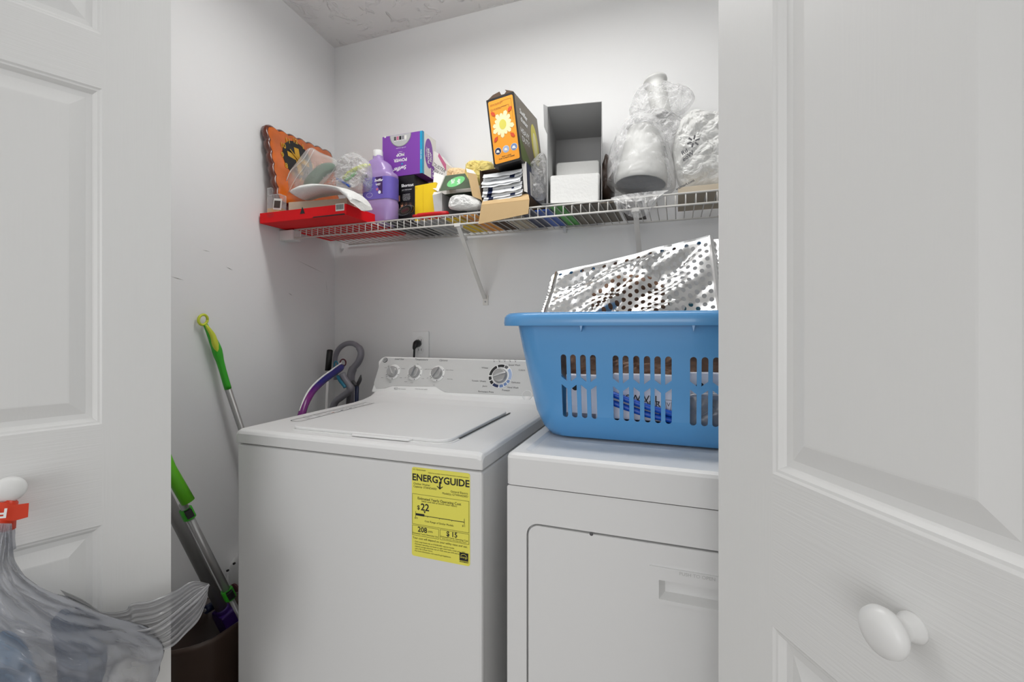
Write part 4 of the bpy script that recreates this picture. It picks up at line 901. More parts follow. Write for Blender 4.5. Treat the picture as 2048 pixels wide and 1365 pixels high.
# flat things lying on the deck, seen through the wires from below
def flat(px0, px1, Y0_, Y1_, h, m, name, label, cat, z=IZ, rot=0):
    xa = P(px0, 430, Y=Y0_).x; xb = P(px1, 430, Y=Y0_).x; b = MB(); b.M = Matrix.Translation((xa, Y0_, z)) @ Matrix.Rotation(rot, 4, 'Z'); b.box((0, 0, 0), (xb-xa, Y1_-Y0_, h), m); return b.build(name, label=label, cat=cat, bevel=.001)
flat(1356, 1500, 1.385, 1.60, .018, 'card_beige', 'paper_parcel', 'flat beige paper parcel under the shopping bag at the door end', 'parcel')
FZ = SZ+.0022
for x0_, x1_, y0_, y1_, mm, nm_, lb_, ct_ in (
    (-.975, -.895, 1.37, 1.66, 'black_card', 'folder', 'black flat folder on the wire deck under the purple bottle', 'folder'),
    (-.885, -.775, 1.42, 1.66, 'card_grey', 'magazine', 'grey flat magazine on the wire deck under the black carton', 'magazine'),
    (-.768, -.700, 1.42, 1.66, 'yellow_card', 'envelope', 'yellow flat envelope on the wire deck under the yellow carton', 'envelope'),
    (-.692, -.630, 1.40, 1.66, 'orange_card', 'envelope', 'orange-tan flat envelope on the wire deck under the wipes box', 'envelope'),
    (-.625, -.570, 1.385, 1.66, 'card_brown', 'folder', 'dark brown flat folder on the wire deck between wipes box and sachet carton', 'folder'),
    (-.562, -.500, 1.40, 1.66, 'card_beige', 'envelope', 'beige flat envelope on the wire deck under the sachet carton', 'envelope'),
    (-.494, -.440, 1.40, 1.66, 'dark_blue', 'pouch', 'dark blue flat pouch on the wire deck under the sachet carton', 'pouch'),
    (-.434, -.382, 1.42, 1.66, 'blue', 'pouch', 'bright blue flat pouch on the wire deck under the sachet carton', 'pouch'),
    (-.376, -.335, 1.38, 1.66, 'green', 'pouch', 'green flat pouch on the wire deck between tan-flapped and grey cartons', 'pouch'),
    (-.328, -.180, 1.40, 1.66, 'olive_card', 'magazine', 'olive flat magazine on the wire deck under the grey open carton', 'magazine'),
    (-.170, -.100, 1.42, 1.66, 'brown_plastic', 'magazine', 'dark flat magazine on the wire deck left of the wrapped vessel', 'magazine')):
    b = MB(); b.box((x0_, y0_, FZ), (x1_, y1_, FZ+.0028), mm); b.build(nm_, label=lb_, cat=ct_)
def drape(name, pts_t, pts_b, Yt, Yb, m, amp, parent=None, **k):
    ta, tb_ = smoothpts([P(*p, Y=Yt) for p in pts_t], 8), smoothpts([P(*p, Y=Yb) for p in pts_b], 8); b = MB(); g = []
    for i, (p, q) in enumerate(zip(ta, tb_)):
        g.append([p.lerp(q, t/8)+Vector((amp*.4*noise.noise(Vector((i*.5, t*.6, 2))), -amp*abs(noise.noise(Vector((i*.35, t*.7, 5))))-.012*math.sin(pi*t/8), amp*.3*noise.noise(Vector((t, i, 1))))) for t in range(9)])
    b.loft(g, m, cap=False, closed=False, smooth=False); return b.build(name, parent, **k)
drape('hanging_film', [(1222, 396), (1260, 388), (1300, 384), (1340, 380)], [(1238, 420), (1268, 436), (1290, 432), (1322, 396)], 1.352, 1.348, 'haze_film', .010, vs)

# ------------------------------------------------------------------ laundry basket
mat('basket_blue', (.34, .60, .82), .26, coat=.2)
CX, CY = -.081, 1.178
bs = empty('laundry_basket', 'blue plastic laundry basket with slotted sides on the dryer', 'laundry basket')
ZB = .9145; ZT = P(1200, 624, Y=.97).z
def rr3(hx, hy, r, z): return [(CX+x, CY+y, z) for x, y in rrect(-hx, -hy, hx, hy, r, 8)]
def wallhx(z): t = (z-ZB)/(ZT-ZB); return .227+.058*t**.8, .148+.045*t**.8
b = MB(); t_ = .0035; rings = []
hx, hy = wallhx(ZB); rings.append(rr3(hx-.035, hy-.035, .05, ZB)); rings.append(rr3(hx-.012, hy-.012, .06, ZB+.004)); rings.append(rr3(hx, hy, .065, ZB+.02))
for k in range(1, 8):
    z_ = ZB+.02+(ZT-.012-ZB-.02)*k/7; hx, hy = wallhx(z_); rings.append(rr3(hx, hy, .07, z_))
hxt, hyt = wallhx(ZT)
rings += [rr3(hxt+.018, hyt+.014, .08, ZT-.012), rr3(hxt+.023, hyt+.016, .08, ZT-.029), rr3(hxt+.0260, hyt+.0190, .082, ZT-.029), rr3(hxt+.0275, hyt+.0205, .084, ZT-.022), rr3(hxt+.0265, hyt+.0195, .085, ZT-.010), rr3(hxt+.023, hyt+.0165, .085, ZT-.004), rr3(hxt+.017, hyt+.011, .082, ZT), rr3(hxt+.008, hyt+.004, .075, ZT+.001), rr3(hxt, hyt-.001, .07, ZT-.001), rr3(hxt-.004, hyt-.004, .07, ZT-.006)]
for k in range(7, 0, -1):
    z_ = ZB+.02+(ZT-.012-ZB-.02)*k/7; hx, hy = wallhx(z_); rings.append(rr3(hx-t_, hy-t_, .067, z_))
hx, hy = wallhx(ZB); rings += [rr3(hx-t_, hy-t_, .06, ZB+.02), rr3(hx-.015, hy-.015, .055, ZB+.008), rr3(hx-.035, hy-.035, .05, ZB+.005)]
b.loft(rings, 'basket_blue')
shell = b.build('slotted_tub', bs)
cut = MB(); cut.M = frame((0, 1.10, 0), (1, 0, 0), (0, 0, 1))
cols = [(1128.5, 0), (1147.4, 1), (1167.2, 0), (1187, 1), (1232, 0), (1251.8, 1), (1273.2, 0), (1294.5, 1), (1315.4, 0), (1336.9, 1), (1386.7, 0), (1409.7, 1), (1432.3, 0), (1455, 1)]
FY = CY-.172; WM = frame((0, FY, 0), (1, 0, 0), (0, 0, 1))
xz = [(Q(WM, px, 740)[0], f) for px, f in cols]
zt1, zm, zb1 = Q(WM, 1290, 712)[1], Q(WM, 1290, 773)[1], Q(WM, 1290, 848)[1]
hw = .0064
for x, f in xz:
    top = [(x+hw*math.cos(a), zt1-hw+hw*math.sin(a)) for a in [pi*k/8 for k in range(9)]]
    lo, hi = zm+.004, zm+.014
    body = top+([(x-hw, hi), (x+hw, lo)] if not f else [(x-hw, lo), (x+hw, hi)])
    cut.prism(body, 0, .30, 'ink')
    bt = [(x+hw*math.cos(a), zb1+hw+hw*math.sin(a)) for a in [pi+pi*k/8 for k in range(9)]]
    lo, hi = zm-.013, zm-.003
    cut.prism(bt+([(x+hw, lo), (x-hw, hi)] if not f else [(x+hw, hi), (x-hw, lo)]), 0, .30, 'ink')
# side slots
for sx_ in (-1, 1):
    cut.M = frame((CX+sx_*.15, CY, 0), (0, sx_, 0), (0, 0, 1))
    for k in range(-3, 4):
        cut.prism([(k*.024+hw*math.cos(a), zt1-hw+hw*math.sin(a)) for a in [pi*q/8 for q in range(9)]]+[(k*.024+hw*math.cos(a), zb1+hw+hw*math.sin(a)) for a in [pi+pi*q/8 for q in range(9)]], 0, .3, 'ink')
co = cut.build('cut_tool'); md = shell.modifiers.new('bool', 'BOOLEAN'); md.operation = 'DIFFERENCE'; md.object = co; md.solver = 'EXACT'
for pl_ in shell.data.polygons: pl_.use_smooth = True
dg = bpy.context.evaluated_depsgraph_get(); dg.update()
nm = bpy.data.meshes.new_from_object(shell.evaluated_get(dg)); shell.modifiers.clear(); shell.data = nm; bpy.data.objects.remove(co)
try: nm.set_sharp_from_angle(angle=math.radians(40))
except Exception: pass
b = MB()
for px in (1168, 1386): b = MB(); x = Q(WM, px, 650)[0]; b.M = frame((x, CY-hyt-.001, ZT-.028), (1, 0, 0), (0, 0, 1)); b.prism([(-.003, 0), (.003, 0), (0, -.014)], 0, .012, 'basket_blue'); b.build('rim_rib', bs)

# things in the basket
b = MB(); pillow(b, [(1125, 700), (1160, 690), (1300, 688), (1440, 694), (1480, 720), (1470, 765), (1300, 770), (1150, 765), (1120, 735)], 1.12, .055, 'brown_bag', .03, 22, 31, rings=22, dens=8); b.build('brown_paper_bag', label='crumpled brown bag lying in the basket seen through its upper slots', cat='bag')
mat('pack_white', (.90, .90, .93), .35)
b = MB(); pillow(b, [(1180, 590), (1215, 560), (1260, 548), (1310, 558), (1335, 590), (1330, 670), (1200, 680)], 1.315, .05, 'brown_bag', .02, 22, 37, rings=16, dens=6); b.build('brown_paper_bag', label='crumpled brown bag showing dark through the foil tray holes', cat='bag')
def slabbox(px0, px1, py0, py1, Y, d, m, nm_, lab, cat, rot=0):
    a = P(px0, py1, Y=Y); c = P(px1, py0, Y=Y); b = MB(); b.M = Matrix.Translation(a) @ Matrix.Rotation(rot, 4, 'Y'); b.box((0, 0, 0), (c.x-a.x, d, c.z-a.z), m); return b, frame(a+Vector((0, -.0005, 0)), (math.cos(rot), 0, -math.sin(rot)), (0, 0, 1))
b, fm = slabbox(1226, 1362, 752, 838, 1.048, .035, 'pack_white', '', '', ''); b.M = fm
a, c = Q(fm, 1285, 798); b.text('SWIVEL', a, c, .020, 'ink', bold=.0001, sx=1.08); a, c = Q(fm, 1292, 808); b.text('SCOUR', a, c, .017, 'ink', bold=.0001, sx=1.08)
a, c = Q(fm, 1337, 812); outline(b, [(a-.007, c+.012), (a+.007, c+.012), (a+.004, c-.012), (a-.003, c-.012)], .0008, 'ink_grey'); b.text('V', a, c+.002, .012, 'ink_grey'); b.rect(a-.02, c-.03, a+.01, c-.019, 'blue')
b.build('white_pack', label='white pack with dark lettering behind the middle basket slots', cat='pack', bevel=.002)
b, fm = slabbox(1132, 1216, 752, 840, 1.052, .03, 'pack_white', '', '', ''); b.M = fm; b.rect(.0, .0, .07, .018, 'grey_plastic'); b.disc(.022, .078, .008, 'ink')
b.build('white_pack', label='white and grey pack behind the left group of basket slots', cat='pack', bevel=.002)
b, fm = slabbox(1366, 1470, 748, 790, 1.055, .05, 'pack_white', '', '', ''); b.M = fm; b.disc(.034, .020, .008, 'ink'); b.build('white_pack', label='white pack with round dark mark behind the right basket slots', cat='pack', bevel=.002)
for k in range(2):
    b = MB(); b.tube(smoothpts([P(1222, 788+k*17, Y=1.034), P(1262, 803+k*16, Y=1.032), P(1300, 816+k*15, Y=1.032), P(1356, 832+k*12, Y=1.036)], 5), .0066, 'blue', 12)
    b.build('blue_tube', label=('upper', 'lower')[k]+' of the two blue plastic tubes slanting behind the middle basket slots', cat='tube', group='blue tubes in the basket')
b = MB(); pillow(b, [(1372, 850), (1368, 810), (1376, 788), (1420, 785), (1480, 790), (1484, 850), (1420, 862)], 1.05, .012, 'grey_film', .008, 30, 12); b.build('grey_bag', label='crinkled grey plastic bag behind the lower right basket slots', cat='bag')
mat('dark_cloth', (.20, .20, .22), .9)
b = MB(); b.M = Matrix.Translation((CX, CY, ZB+.022)); pts_ = rrect(-.19, -.06, .19, .12, .05); b.prism(pts_, -.010, .05, 'dark_cloth'); b.build('folded_cloth', label='dark folded cloth at the bottom of the laundry basket', cat='cloth', bevel=.012)
b = MB(); q_ = P(1385, 612, Y=1.27); b.M = Matrix.Translation((q_.x, 1.27, q_.z-.12)); b.lathe([(.03, 0), (.034, .01), (.034, .09), (.02, .11), (.015, .125)], 'teal', 24); b.build('teal_bottle', label='teal bottle standing in the basket behind the foil tray', cat='bottle')

# perforated foil tray leaning in the basket
c00 = P(1085, 655, Y=1.085); c01 = P(1117, 548, Y=1.20); c11 = P(1416, 474, Y=1.215); c10 = P(1440, 665, Y=1.075)
NU, NV = 26, 12; S4 = 4
def fo(u, v):
    p = (c00*(1-u)+c10*u)*(1-v)+(c01*(1-u)+c11*u)*v
    return p
fn = (c10-c00).cross(c01-c00).normalized()
def fdisp(u, v):
    p = fo(u, v); e = min(1, 6*min(u, 1-u))*min(1, 6*min(v, 1-v))
    w1 = u*1.9-v*1.4; k = noise.noise(Vector((w1*2.2, (u+v)*1.1, .3)))*.030+abs(noise.noise(Vector((w1*3.5, (u+v)*2.0, 2.3))))*.020+abs(noise.noise(Vector((u*9, v*6, 5.1))))*.003-.008
    return p+fn*k*(.25+.75*e)
b = MB(); cache = {}
def fv(u, v):
    k = (round(u, 5), round(v, 5))
    if k not in cache: cache[k] = b.v(fdisp(u, v))
    return cache[k]
rn_ = random.Random(2)
for i in range(NU):
    off = .5 if i % 2 else 0
    for j in range(-1 if off else 0, NV):
        va_, vb2 = (j+off)/NV, (j+1+off)/NV; ua, ub = i/NU, (i+1)/NU
        if va_ < 0 or vb2 > 1.0001:
            va_, vb2 = max(va_, 0), min(vb2, 1); b.face([fv(ua, vb2-(vb2-va_)*k/2) for k in range(3)]+[fv(ub, va_+(vb2-va_)*k/2) for k in range(3)], 'foil', True); continue
        sq = [(ua+(ub-ua)*k/S4, va_) for k in range(S4)]+[(ub, va_+(vb2-va_)*k/S4) for k in range(S4)]+[(ub-(ub-ua)*k/S4, vb2) for k in range(S4)]+[(ua, vb2-(vb2-va_)*k/S4) for k in range(S4)]
        um, vm = (ua+ub)/2, (va_+vb2)/2
        o_ = [fv(*q) for q in sq]; inn = []
        for q in sq:
            a = math.atan2((q[1]-vm)*NV, (q[0]-um)*NU); inn.append(b.v(fdisp(um+.345*math.cos(a)/NU, vm+.27*math.sin(a)/NV)))
        n = len(sq)
        for k in range(n): b.face([o_[k], o_[(k+1) % n], inn[(k+1) % n], inn[k]], 'foil', True)
tr_ = empty('foil_tray', 'crumpled silver foil tray with punched holes leaning in the blue basket', 'tray')
b.build('perforated_sheet', tr_)
# bead, side wall and fluted rim around it
b = MB(); N = 160; loop = []
for k in range(N):
    s = 4*k/N; e, f = int(s), s-int(s); u, v = ((f, 0), (1, f), (1-f, 1), (0, 1-f))[e]; loop.append((u, v))
def outw(u, v, d, back):
    cu, cv = u-.5, v-.5
    # push outwards in the tray's plane
    ex = (c10-c00).normalized(); ey = fn.cross(ex)
    m_ = max(abs(cu), abs(cv))*2; q = fdisp(u, v); du = (1 if cu > 0 else -1)*(abs(cu)/.5)**8; dv = (1 if cv > 0 else -1)*(abs(cv)/.5)**8
    return q+ex*d*du+ey*d*dv+fn*back
sgn = -1 if fn.y < 0 else 1     # away from the room
R_ = []
for d, bk in ((0, 0), (.004, -.003), (.008, .001), (.011, .004)): R_.append([outw(u, v, d, sgn*bk*1.0) for u, v in loop])
for d, bk in ((.016, .028), (.020, .032), (.028, .031), (.030, .034)):
    R_.append([outw(u, v, d+(.0015 if k % 2 else -.0015), sgn*bk) for k, (u, v) in enumerate(loop)])
b.loft(R_, 'foil', cap=False, smooth=False); b.build('rolled_rim', tr_)

# ------------------------------------------------------------------ tools along the left wall
def sp(*a, k=6): return smoothpts(a, k)
mop = empty('spray_mop', 'green-handled mop with grey metal pole leaning on the left wall', 'mop')
def LW(px, py, off): # point near the left wall, off metres away from it
    nrm = Vector((1, .0726, 0)).normalized(); return PP(px, py, Vector((lx(1.0), 1.0, 1))+nrm*off, nrm)
t0 = LW(406, 640, .018); g1 = LW(411, 650, .020); g2 = LW(430, 690, .026); g3 = LW(437, 712, .028); g4 = LW(456, 778, .035); p5 = LW(482, 856, .045)
dirp = (p5-g4).normalized(); foot = g4+dirp*((g4.z-.03)/-dirp.z)
b = MB(); b.tube(sp(g1, g2, g3, LW(445, 740, .031), g4, k=5), [.0065, .0075, .009, .0105, .0125, .0135, .014, .0145, .0145, .0140, .0135, .0125, .0115, .011, .0108, .0105, .0105, .0105, .0105, .0105, .0105], 'green', 14)
b.build('grip', mop)
b = MB(); nrm = Vector((1, .07, 0)).normalized(); b.tube([v+Vector((.0075, -.0045, .0)) for v in sp(g1, LW(424, 670, .024), g2, g3, k=4)], [.003, .005, .006, .007, .008, .0085, .009, .0095, .0095, .008, .006, .004, .002], 'lime', 12); b.build('grip_inlay', mop)
b = MB(); c = t0; e1 = Vector((0, 1, 0)); e2 = Vector((.15, 0, 1)).normalized(); rr4 = .016
b.tube([c+e1*rr4*.9*math.cos(a)+e2*rr4*math.sin(a) for a in [2*pi*k/20 for k in range(21)]], .0042, 'lime', 8); b.build('hanging_loop', mop)
b = MB(); b.tube([g4-dirp*.01, foot], .0098, 'alu', 16); b.build('pole', mop)
b = MB(); b.M = Matrix.Translation(foot) @ Matrix.Rotation(pi/2, 4, 'Z'); b.box((-.12, -.035, -.028), (.12, .035, -.008), 'green'); b.tube([(0, 0, -.01), (0, 0, .03)], .014, 'green', 12); b.build('mop_head', mop, .004)

# second mop: thick grey pole into a purple head
m2 = empty('flat_mop', 'thick grey pole with a deep purple head leaning left of the washer', 'mop')
a0 = P(318, 968, Y=.84); a1 = P(446, 1222, Y=1.00)
d = (a1-a0).normalized(); up_ = a0-d*.35
b = MB(); b.tube([up_, a1], .0155, 'alu', 18); b.build('pole', m2)
b = MB(); hh_ = a1; 
b.M = Matrix.Translation(a1) @ d.to_track_quat('Z', 'Y').to_matrix().to_4x4()
b.lathe([(.019, -.012), (.022, .0), (.022, .04), (.018, .06)], 'purple_d', 8)
b.loft([[(-.03, -.02, .0), (.03, -.02, 0), (.03, .02, 0), (-.03, .02, 0)], [(-.045, -.025, .05), (.05, -.025, .05), (.05, .03, .05), (-.045, .03, .05)], [(-.05, -.03, .11), (.055, -.03, .11), (.055, .035, .11), (-.05, .035, .11)]], 'purple_d', smooth=False)
b.build('head', m2, .004)
b = MB(); c = P(424, 1213, Y=.985); b.tube([c, c+Vector((0, -.02, 0))], .012, 'dark_blue', 16); b.tube([c+Vector((0, -.02, 0)), c+Vector((0, -.024, 0))], .005, 'steel', 12); b.build('lock_button', m2)
# telescopic pole
m3 = empty('telescopic_pole', 'slim grey extension pole with bright green grip and green clips', 'pole')
a0 = P(352, 965, Y=.80); c1 = P(375, 1027, Y=.825); c2 = P(457, 1188, Y=.91); d = (c2-c1).normalized(); end = c2+d*.30
b = MB(); b.tube([c1-d*.03, c2], .0092, 'steel', 16); b.tube([c2, end], .0068, 'steel', 14); b.build('pole', m3)
b = MB(); g0 = P(338, 938, Y=.785); gd = (c1-g0).normalized(); b.tube([g0-gd*.22, g0, P(376, 1004, Y=.818)], [.014, .015, .0155], 'green_bright', 18); b.build('grip', m3)
for q in (c1, c2):
    b = MB(); b.tube([q-d*.014, q+d*.016], .0145, 'green', 16); b.M = Matrix.Translation(q+Vector((.014, -.006, .004))) @ d.to_track_quat('Z', 'Y').to_matrix().to_4x4(); b.box((-.008, -.008, -.010), (.008, .008, .012), 'black_plastic'); b.build('lock_clip', m3, .001)
# white floor tool with purple end
wt = empty('floor_sweeper', 'white and purple floor sweeper body tucked behind the grey poles', 'sweeper')
b = MB(); pillow(b, [(452, 1160), (440, 1172), (425, 1180), (436, 1205), (470, 1216), (520, 1190), (530, 1130), (505, 1092), (478, 1110)], 1.16, .035, 'white_plastic', .001, 8, 2); b.build('sweeper_body', wt)
b = MB(); pillow(b, [(366, 1168), (380, 1154), (404, 1146), (430, 1150), (436, 1190), (420, 1225), (390, 1190)], 1.17, .03, 'pink_card' if False else 'purple_d', .001, 8, 2); b.build('purple_end', wt)
for px, py in ((470, 1127), (457, 1141)): b = MB(); c = P(px, py, Y=1.118); b.tube([c, c+Vector((0, -.006, 0))], .0035, 'ink', 10); b.build('screw_hole', wt)
b = MB(); c = P(470, 1180, Y=1.12); b.tube([c, c+Vector((0, -.006, 0))], .02, 'maroon', 20); b.build('dark_socket', wt)
# brown bin on the floor
c = P(405, 1300, Y=.95); b = MB(); bn = empty('waste_bin', 'dark brown plastic bin on the floor left of the washer', 'bin')
bnx, bny, bnz = -1.225, .90, P(420, 1290, Y=.83).z
b.M = Matrix.Translation((bnx, bny, 0)); k1 = (.70)
rg = []
for z_, s_ in ((0, .62), (.02, .66), (bnz-.02, .96), (bnz-.012, 1.0), (bnz, 1.0), (bnz-.002, .95), (.03, .60)): rg.append([(x*s_, y*s_, z_+(.018*math.sin(x*14)) * (1 if z_ > .1 else 0)) for x, y in rrect(-.125, -.14, .125, .14, .09, 6)])
b.loft(rg, 'brown_plastic'); b.build('bin_body', bn)

# tools in the corner behind the washer
t1 = empty('squeegee', 'black-gripped tool with white shaft in the corner behind the washer', 'tool')
a = P(660, 700, X=-1.38); c = P(656, 742, X=-1.375); e = P(653, 815, X=-1.36); dd = (e-c).normalized()
b = MB(); b.tube([a, a+(c-a)*.03, c], [.009, .0125, .0125], 'black_plastic', 16); b.build('grip', t1)
b = MB(); b.tube([c, e+dd*.85], .0055, 'white_plastic', 12); b.build('shaft', t1)
t2 = empty('dust_mop', 'curved purple and blue handle rising beside the washer', 'mop handle')
twotone('purple_blue', (.46, .14, .46), (.10, .08, .42), 'Z', 0, 1, .25)
pts = [P(603, 830, X=-1.18), P(612, 805, X=-1.19), P(625, 783, X=-1.205), P(645, 763, X=-1.225), P(665, 748, X=-1.24), P(680, 737, X=-1.25), P(685, 733, X=-1.255)]
MATS['purple_blue'].node_tree.nodes['Map Range'].inputs['From Min'].default_value = pts[1].z+.02; MATS['purple_blue'].node_tree.nodes['Map Range'].inputs['From Max'].default_value = pts[3].z
b = MB(); b.tube([pts[0]+Vector((.0, -.06, -.86))]+smoothpts(pts, 5), [.012]+[.0125]*20+[.0125, .013, .0135, .0135, .0135, .0135, .013, .012, .011, .010, .009], 'purple_blue', 14); b.build('handle', t2)
b = MB(); b.tube([p+Vector((-.004, -.003, .0125)) for p in smoothpts(pts, 5)], .0035, 'white_plastic', 8); b.build('handle_trim', t2)
b = MB(); c = P(686, 726, X=-1.26); b.tube([c+Vector((.009*math.cos(a), .006*math.cos(a), .014*math.sin(a))) for a in [2*pi*k/18 for k in range(19)]], .0028, 'maroon', 8); b.build('hanging_loop', t2)
t3 = empty('vacuum', 'grey vacuum handle with a large open loop against the back wall', 'vacuum handle')
pts = [P(x, y, Y=1.60) for x, y in ((672, 760), (670, 730), (672, 710), (680, 696), (693, 688), (707, 688), (718, 696), (722, 708), (717, 724), (706, 738), (702, 752), (701, 780), (699, 830))]
b = MB(); rs = [.010]*10+[.011]*20+[.014]*15+[.017]*16; b.tube(smoothpts(pts, 5)+[pts[-1]+Vector((0, 0, -.8))], rs+[.015], 'grey_plastic', 14); b.build('loop_handle', t3)
t4 = empty('grabber', 'light grey bent handle with teal trigger in the corner', 'grabber')
pts = [P(x, y, Y=1.52) for x, y in ((684, 748), (690, 760), (700, 775), (698, 783), (684, 794), (670, 806), (662, 830))]
b = MB(); b.tube(smoothpts(pts, 5)+[pts[-1]+Vector((-.03, 0, -.8))], .0135, 'grey_plastic', 14); b.build('handle', t4)
b = MB(); b.tube(smoothpts([P(x, y, Y=1.50) for x, y in ((675, 752), (680, 762), (688, 772), (690, 776))], 5), .0065, 'teal', 10); b.build('trigger', t4); b = MB(); c = P(672, 730, Y=1.53); b.tube([c+Vector((.009*math.cos(a), 0, .014*math.sin(a))) for a in [2*pi*k/18 for k in range(19)]], .003, 'teal', 8); b.build('hanging_loop', t4)
t5 = empty('hedge_shears', 'dark grey long-handled pliers standing in the corner next to the console', 'tool')
b = MB(); b.tube(smoothpts([P(x, y, Y=1.58) for x, y in ((722, 750), (720, 760), (716, 768), (712, 775))], 4), [.002, .004, .006, .008, .009, .009, .009, .009, .009, .009, .009, .009, .008], 'grey_plastic_d', 10, flat=.5); b.build('jaw', t5)
b = MB(); p = P(714, 772, Y=1.58); b.tube([p, P(713, 815, Y=1.58), P(713, 815, Y=1.58)+Vector((0, 0, -.85))], .008, 'dark_blue', 10); b.build('handle', t5)
b = MB(); b.tube(smoothpts([P(x, y, Y=1.56) for x, y in ((712, 772), (706, 764), (702, 770), (699, 782), (695, 815))], 4)+[P(695, 815, Y=1.56)+Vector((0, 0, -.85))], .007, 'grey_plastic_d', 10); b.build('handle', t5)

# ------------------------------------------------------------------ bag hanging from the left knob
nv = Vector((*ln, 0)); p0 = Vector((*lb, 1))
def DP(px, py, off): return PP(px, py, p0+nv*off, nv)
hb = empty('hanging_bag', 'translucent grey plastic bag of rubbish hanging from the left door knob', 'bag')
top_e = [(-160, 1090), (-60, 1075), (5, 1045), (12, 1045), (20, 1045), (24, 1075)]
rows = []
# rows: left x, right x, y_left, y_right, offset, puff
spec = [(-12, 24, 1048, 1048, .022, .004), (-30, 26, 1085, 1085, .024, .006), (-60, 32, 1115, 1128, .030, .012), (-110, 62, 1150, 1164, .038, .020), (-150, 118, 1190, 1192, .044, .030), (-180, 176, 1230, 1222, .05, .040), (-200, 214, 1270, 1262, .055, .045), (-210, 330, 1310, 1300, .055, .05), (-220, 325, 1345, 1335, .055, .05), (-220, 312, 1390, 1385, .055, .055), (-200, 300, 1450, 1450, .05, .05), (-160, 260, 1500, 1500, .045, .03), (-120, 220, 1525, 1525, .04, .01)]
spec = [(-12, 24, 1048, 1048, .022, .004), (-30, 26, 1085, 1085, .024, .006), (-60, 32, 1115, 1128, .030, .012), (-110, 62, 1150, 1164, .038, .020), (-150, 125, 1195, 1195, .044, .030), (-180, 212, 1245, 1232, .05, .040), (-200, 300, 1290, 1262, .055, .045), (-210, 330, 1320, 1300, .055, .05), (-220, 322, 1350, 1335, .055, .05), (-220, 308, 1390, 1385, .055, .055), (-200, 290, 1450, 1450, .05, .05), (-160, 260, 1500, 1500, .045, .03), (-120, 220, 1525, 1525, .04, .01)]
sm = smoothpts([Vector((s[0], s[1], 0)) for s in spec], 6); sm2 = smoothpts([Vector(s[2:5]) for s in spec], 6); sm3 = smoothpts([Vector((s[5], 0, 0)) for s in spec], 6)
b = MB(); rings = []; M_ = 90
for q, (A_, B_, C_) in enumerate(zip(sm, sm2, sm3)):
    ringf = []; ringb = []
    for k in range(M_+1):
        u = k/M_; px = A_.x+(A_.y-A_.x)*u; py = B_.x+(B_.y-B_.x)*u; pf = C_.x*(max(0, 1-(2*u-1)**2))**.5
        pleat = .004*math.sin(u*46+q*.05)*min(1, q/6)*(1 if q < 26 else .4)+.018*noise.noise(Vector((u*7-q*.10, q*.16, 1)))*min(1, q/8)-.022*abs(noise.noise(Vector((u*11-q*.14, q*.12, 4))))*min(1, q/8)+.004*noise.noise(Vector((u*30, q*.5, 7)))*min(1, q/10)
        p = DP(px, py, .03+B_.z)
        ringf.append(p+nv*(pf+pleat)); ringb.append(p-nv*(min(pf, B_.z)*.5))
    rings.append(ringf+ringb[1:-1][::-1])
b.loft(rings, 'grey_film'); b.build('bag_body', hb)
# open mouth flap reaching past the door edge
b = MB(); g = []
flapA = [(213, 1262), (240, 1262), (270, 1262), (300, 1256), (330, 1240), (365, 1212), (395, 1188), (418, 1168)]
flapB = [(214, 1285), (250, 1290), (285, 1298), (318, 1302), (345, 1294), (372, 1268), (398, 1240), (414, 1200)]
for k in range(len(flapA)): pass
fa = smoothpts([Vector((*p, 0)) for p in flapA], 6); fb = smoothpts([Vector((*p, 0)) for p in flapB], 6)
for i, (A_, B_) in enumerate(zip(fa, fb)):
    t = i/(len(fa)-1); g.append([DP(*A_.lerp(B_, k/36).xy, .085+(.0075*math.sin(k*.95+.6*noise.noise(Vector((i*.1, 0, 0))))+.004*math.sin(k*2.1+1)+.005*noise.noise(Vector((i*.25, k*.3, 3))))*(1-.75*t**3)) for k in range(37)])
b.loft(g, 'flap_film', cap=False, closed=False); b.build('mouth_front', hb)
b = MB(); g = []
bkA = [(120, 1180), (165, 1200), (205, 1224), (250, 1222), (262, 1208), (300, 1202), (350, 1182), (385, 1163), (418, 1168)]
bkB = [(150, 1215), (190, 1240), (222, 1264), (262, 1262), (280, 1262), (318, 1254), (350, 1232), (392, 1195), (420, 1172)]
fa = smoothpts([Vector((*p, 0)) for p in bkA], 6); fb = smoothpts([Vector((*p, 0)) for p in bkB], 6)
for i, (A_, B_) in enumerate(zip(fa, fb)):
    t = i/(len(fa)-1); g.append([DP(*A_.lerp(B_, k/30).xy, .045+.014*k/30+(.006*math.sin(k*1.1)+.004*math.sin(k*2.6+2)+.006*noise.noise(Vector((i*.25, k*.3, 8))))*(1-.75*t**3)) for k in range(31)])
b.loft(g, 'flap_film', cap=False, closed=False); b.build('mouth_back', hb)
b = MB(); g = DP(0, 1000, .034)
tg = [DP(-45, 1030, .036), DP(-20, 1008, .040), DP(8, 1006, .044), DP(30, 1010, .042), DP(58, 1007, .040)]
tgb = [DP(-45, 1055, .036), DP(-20, 1040, .040), DP(8, 1041, .044), DP(28, 1042, .042), DP(56, 1035, .040)]
ts, tb = smoothpts(tg, 5), smoothpts(tgb, 5); b.loft([[p, q, q-nv*.0012, p-nv*.0012] for p, q in zip(ts, tb)], 'orange_tag', smooth=False)
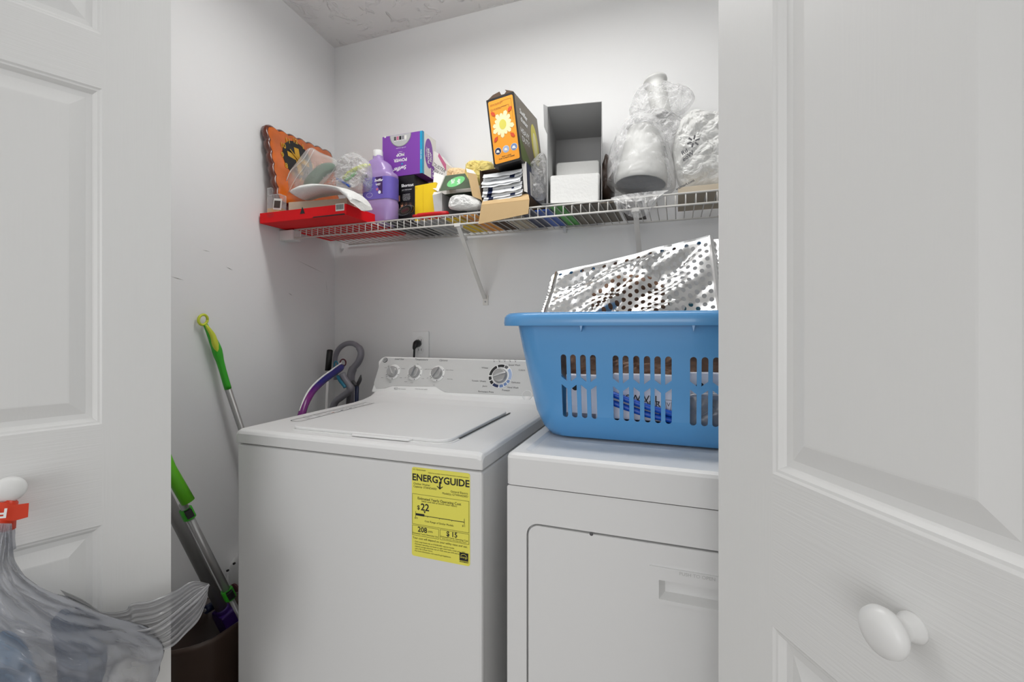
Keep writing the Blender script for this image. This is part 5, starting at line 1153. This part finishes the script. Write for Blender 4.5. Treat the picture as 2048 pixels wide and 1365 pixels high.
TM = frame(DP(8, 1026, .0460), -(tg[2]-tg[1]), Vector((0, 0, -1))); b.M = TM; b.text('FRESH', -.004, 0, .020, 'white_ink', z=.0006 if TM.col[2].to_3d().dot(nv) > 0 else -.0006, bold=.0006, align='LEFT')
b.M = Matrix(); b.tube([DP(8, 1002, .030), DP(16, 1010, .03), DP(14, 1030, .03), DP(16, 1060, .03)], [.010, .012, .011, .009], 'orange_tag', 10)
b.build('twist_tag', hb); tag(hb.children[-1], 'red-orange twist tag with white letters')
b = MB(); b.tube(smoothpts([DP(16, 1030, .030), DP(18, 1060, .028), DP(22, 1100, .028)], 4), [.008]*3+[.007]*3+[.006]*3, 'grey_film', 8); b.build('bag_neck', hb)
# rubbish inside
def inner(outl, off, dep, m, nm_, lab, seed, cat='rubbish'):
    b = MB(); pillow(b, outl, 0, dep, m, .012, 12, seed, plane=(p0+nv*off, nv), dens=5); return b.build(nm_, label=lab, cat=cat)
mat('dusk_blue', (.22, .30, .40), .7, var=.4); mat('sky_wrap', (.45, .60, .74), .5, var=.3)
mat('dark_navy', (.10, .14, .22), .7, var=.4)
inner([(100, 1245), (130, 1218), (170, 1232), (205, 1262), (215, 1320), (190, 1400), (150, 1440), (120, 1400), (112, 1320)], .070, .022, 'dusk_blue', 'cloth_scrap', 'blue-grey crumpled cloth inside the grey hanging bag', 2)
inner([(150, 1215), (185, 1228), (225, 1262), (240, 1285), (215, 1290), (180, 1262), (155, 1240)], .078, .008, 'dark_navy', 'dark_scrap', 'dark navy scrap near the mouth inside the grey hanging bag', 5)
inner([(-20, 1290), (10, 1262), (45, 1280), (70, 1330), (95, 1400), (60, 1440), (-10, 1420), (-40, 1350)], .070, .020, 'sky_wrap', 'wrapper', 'light blue wrapper at the bottom left inside the grey hanging bag', 3)
inner([(228, 1330), (250, 1308), (290, 1315), (302, 1350), (285, 1395), (245, 1410), (215, 1370)], .075, .018, 'white_card', 'paper_scrap', 'white crumpled paper at the right inside the grey hanging bag', 4)
for o in list(bpy.data.objects):
    if o.name.startswith('t.') : bpy.data.objects.remove(o)
bpy.context.view_layer.update()
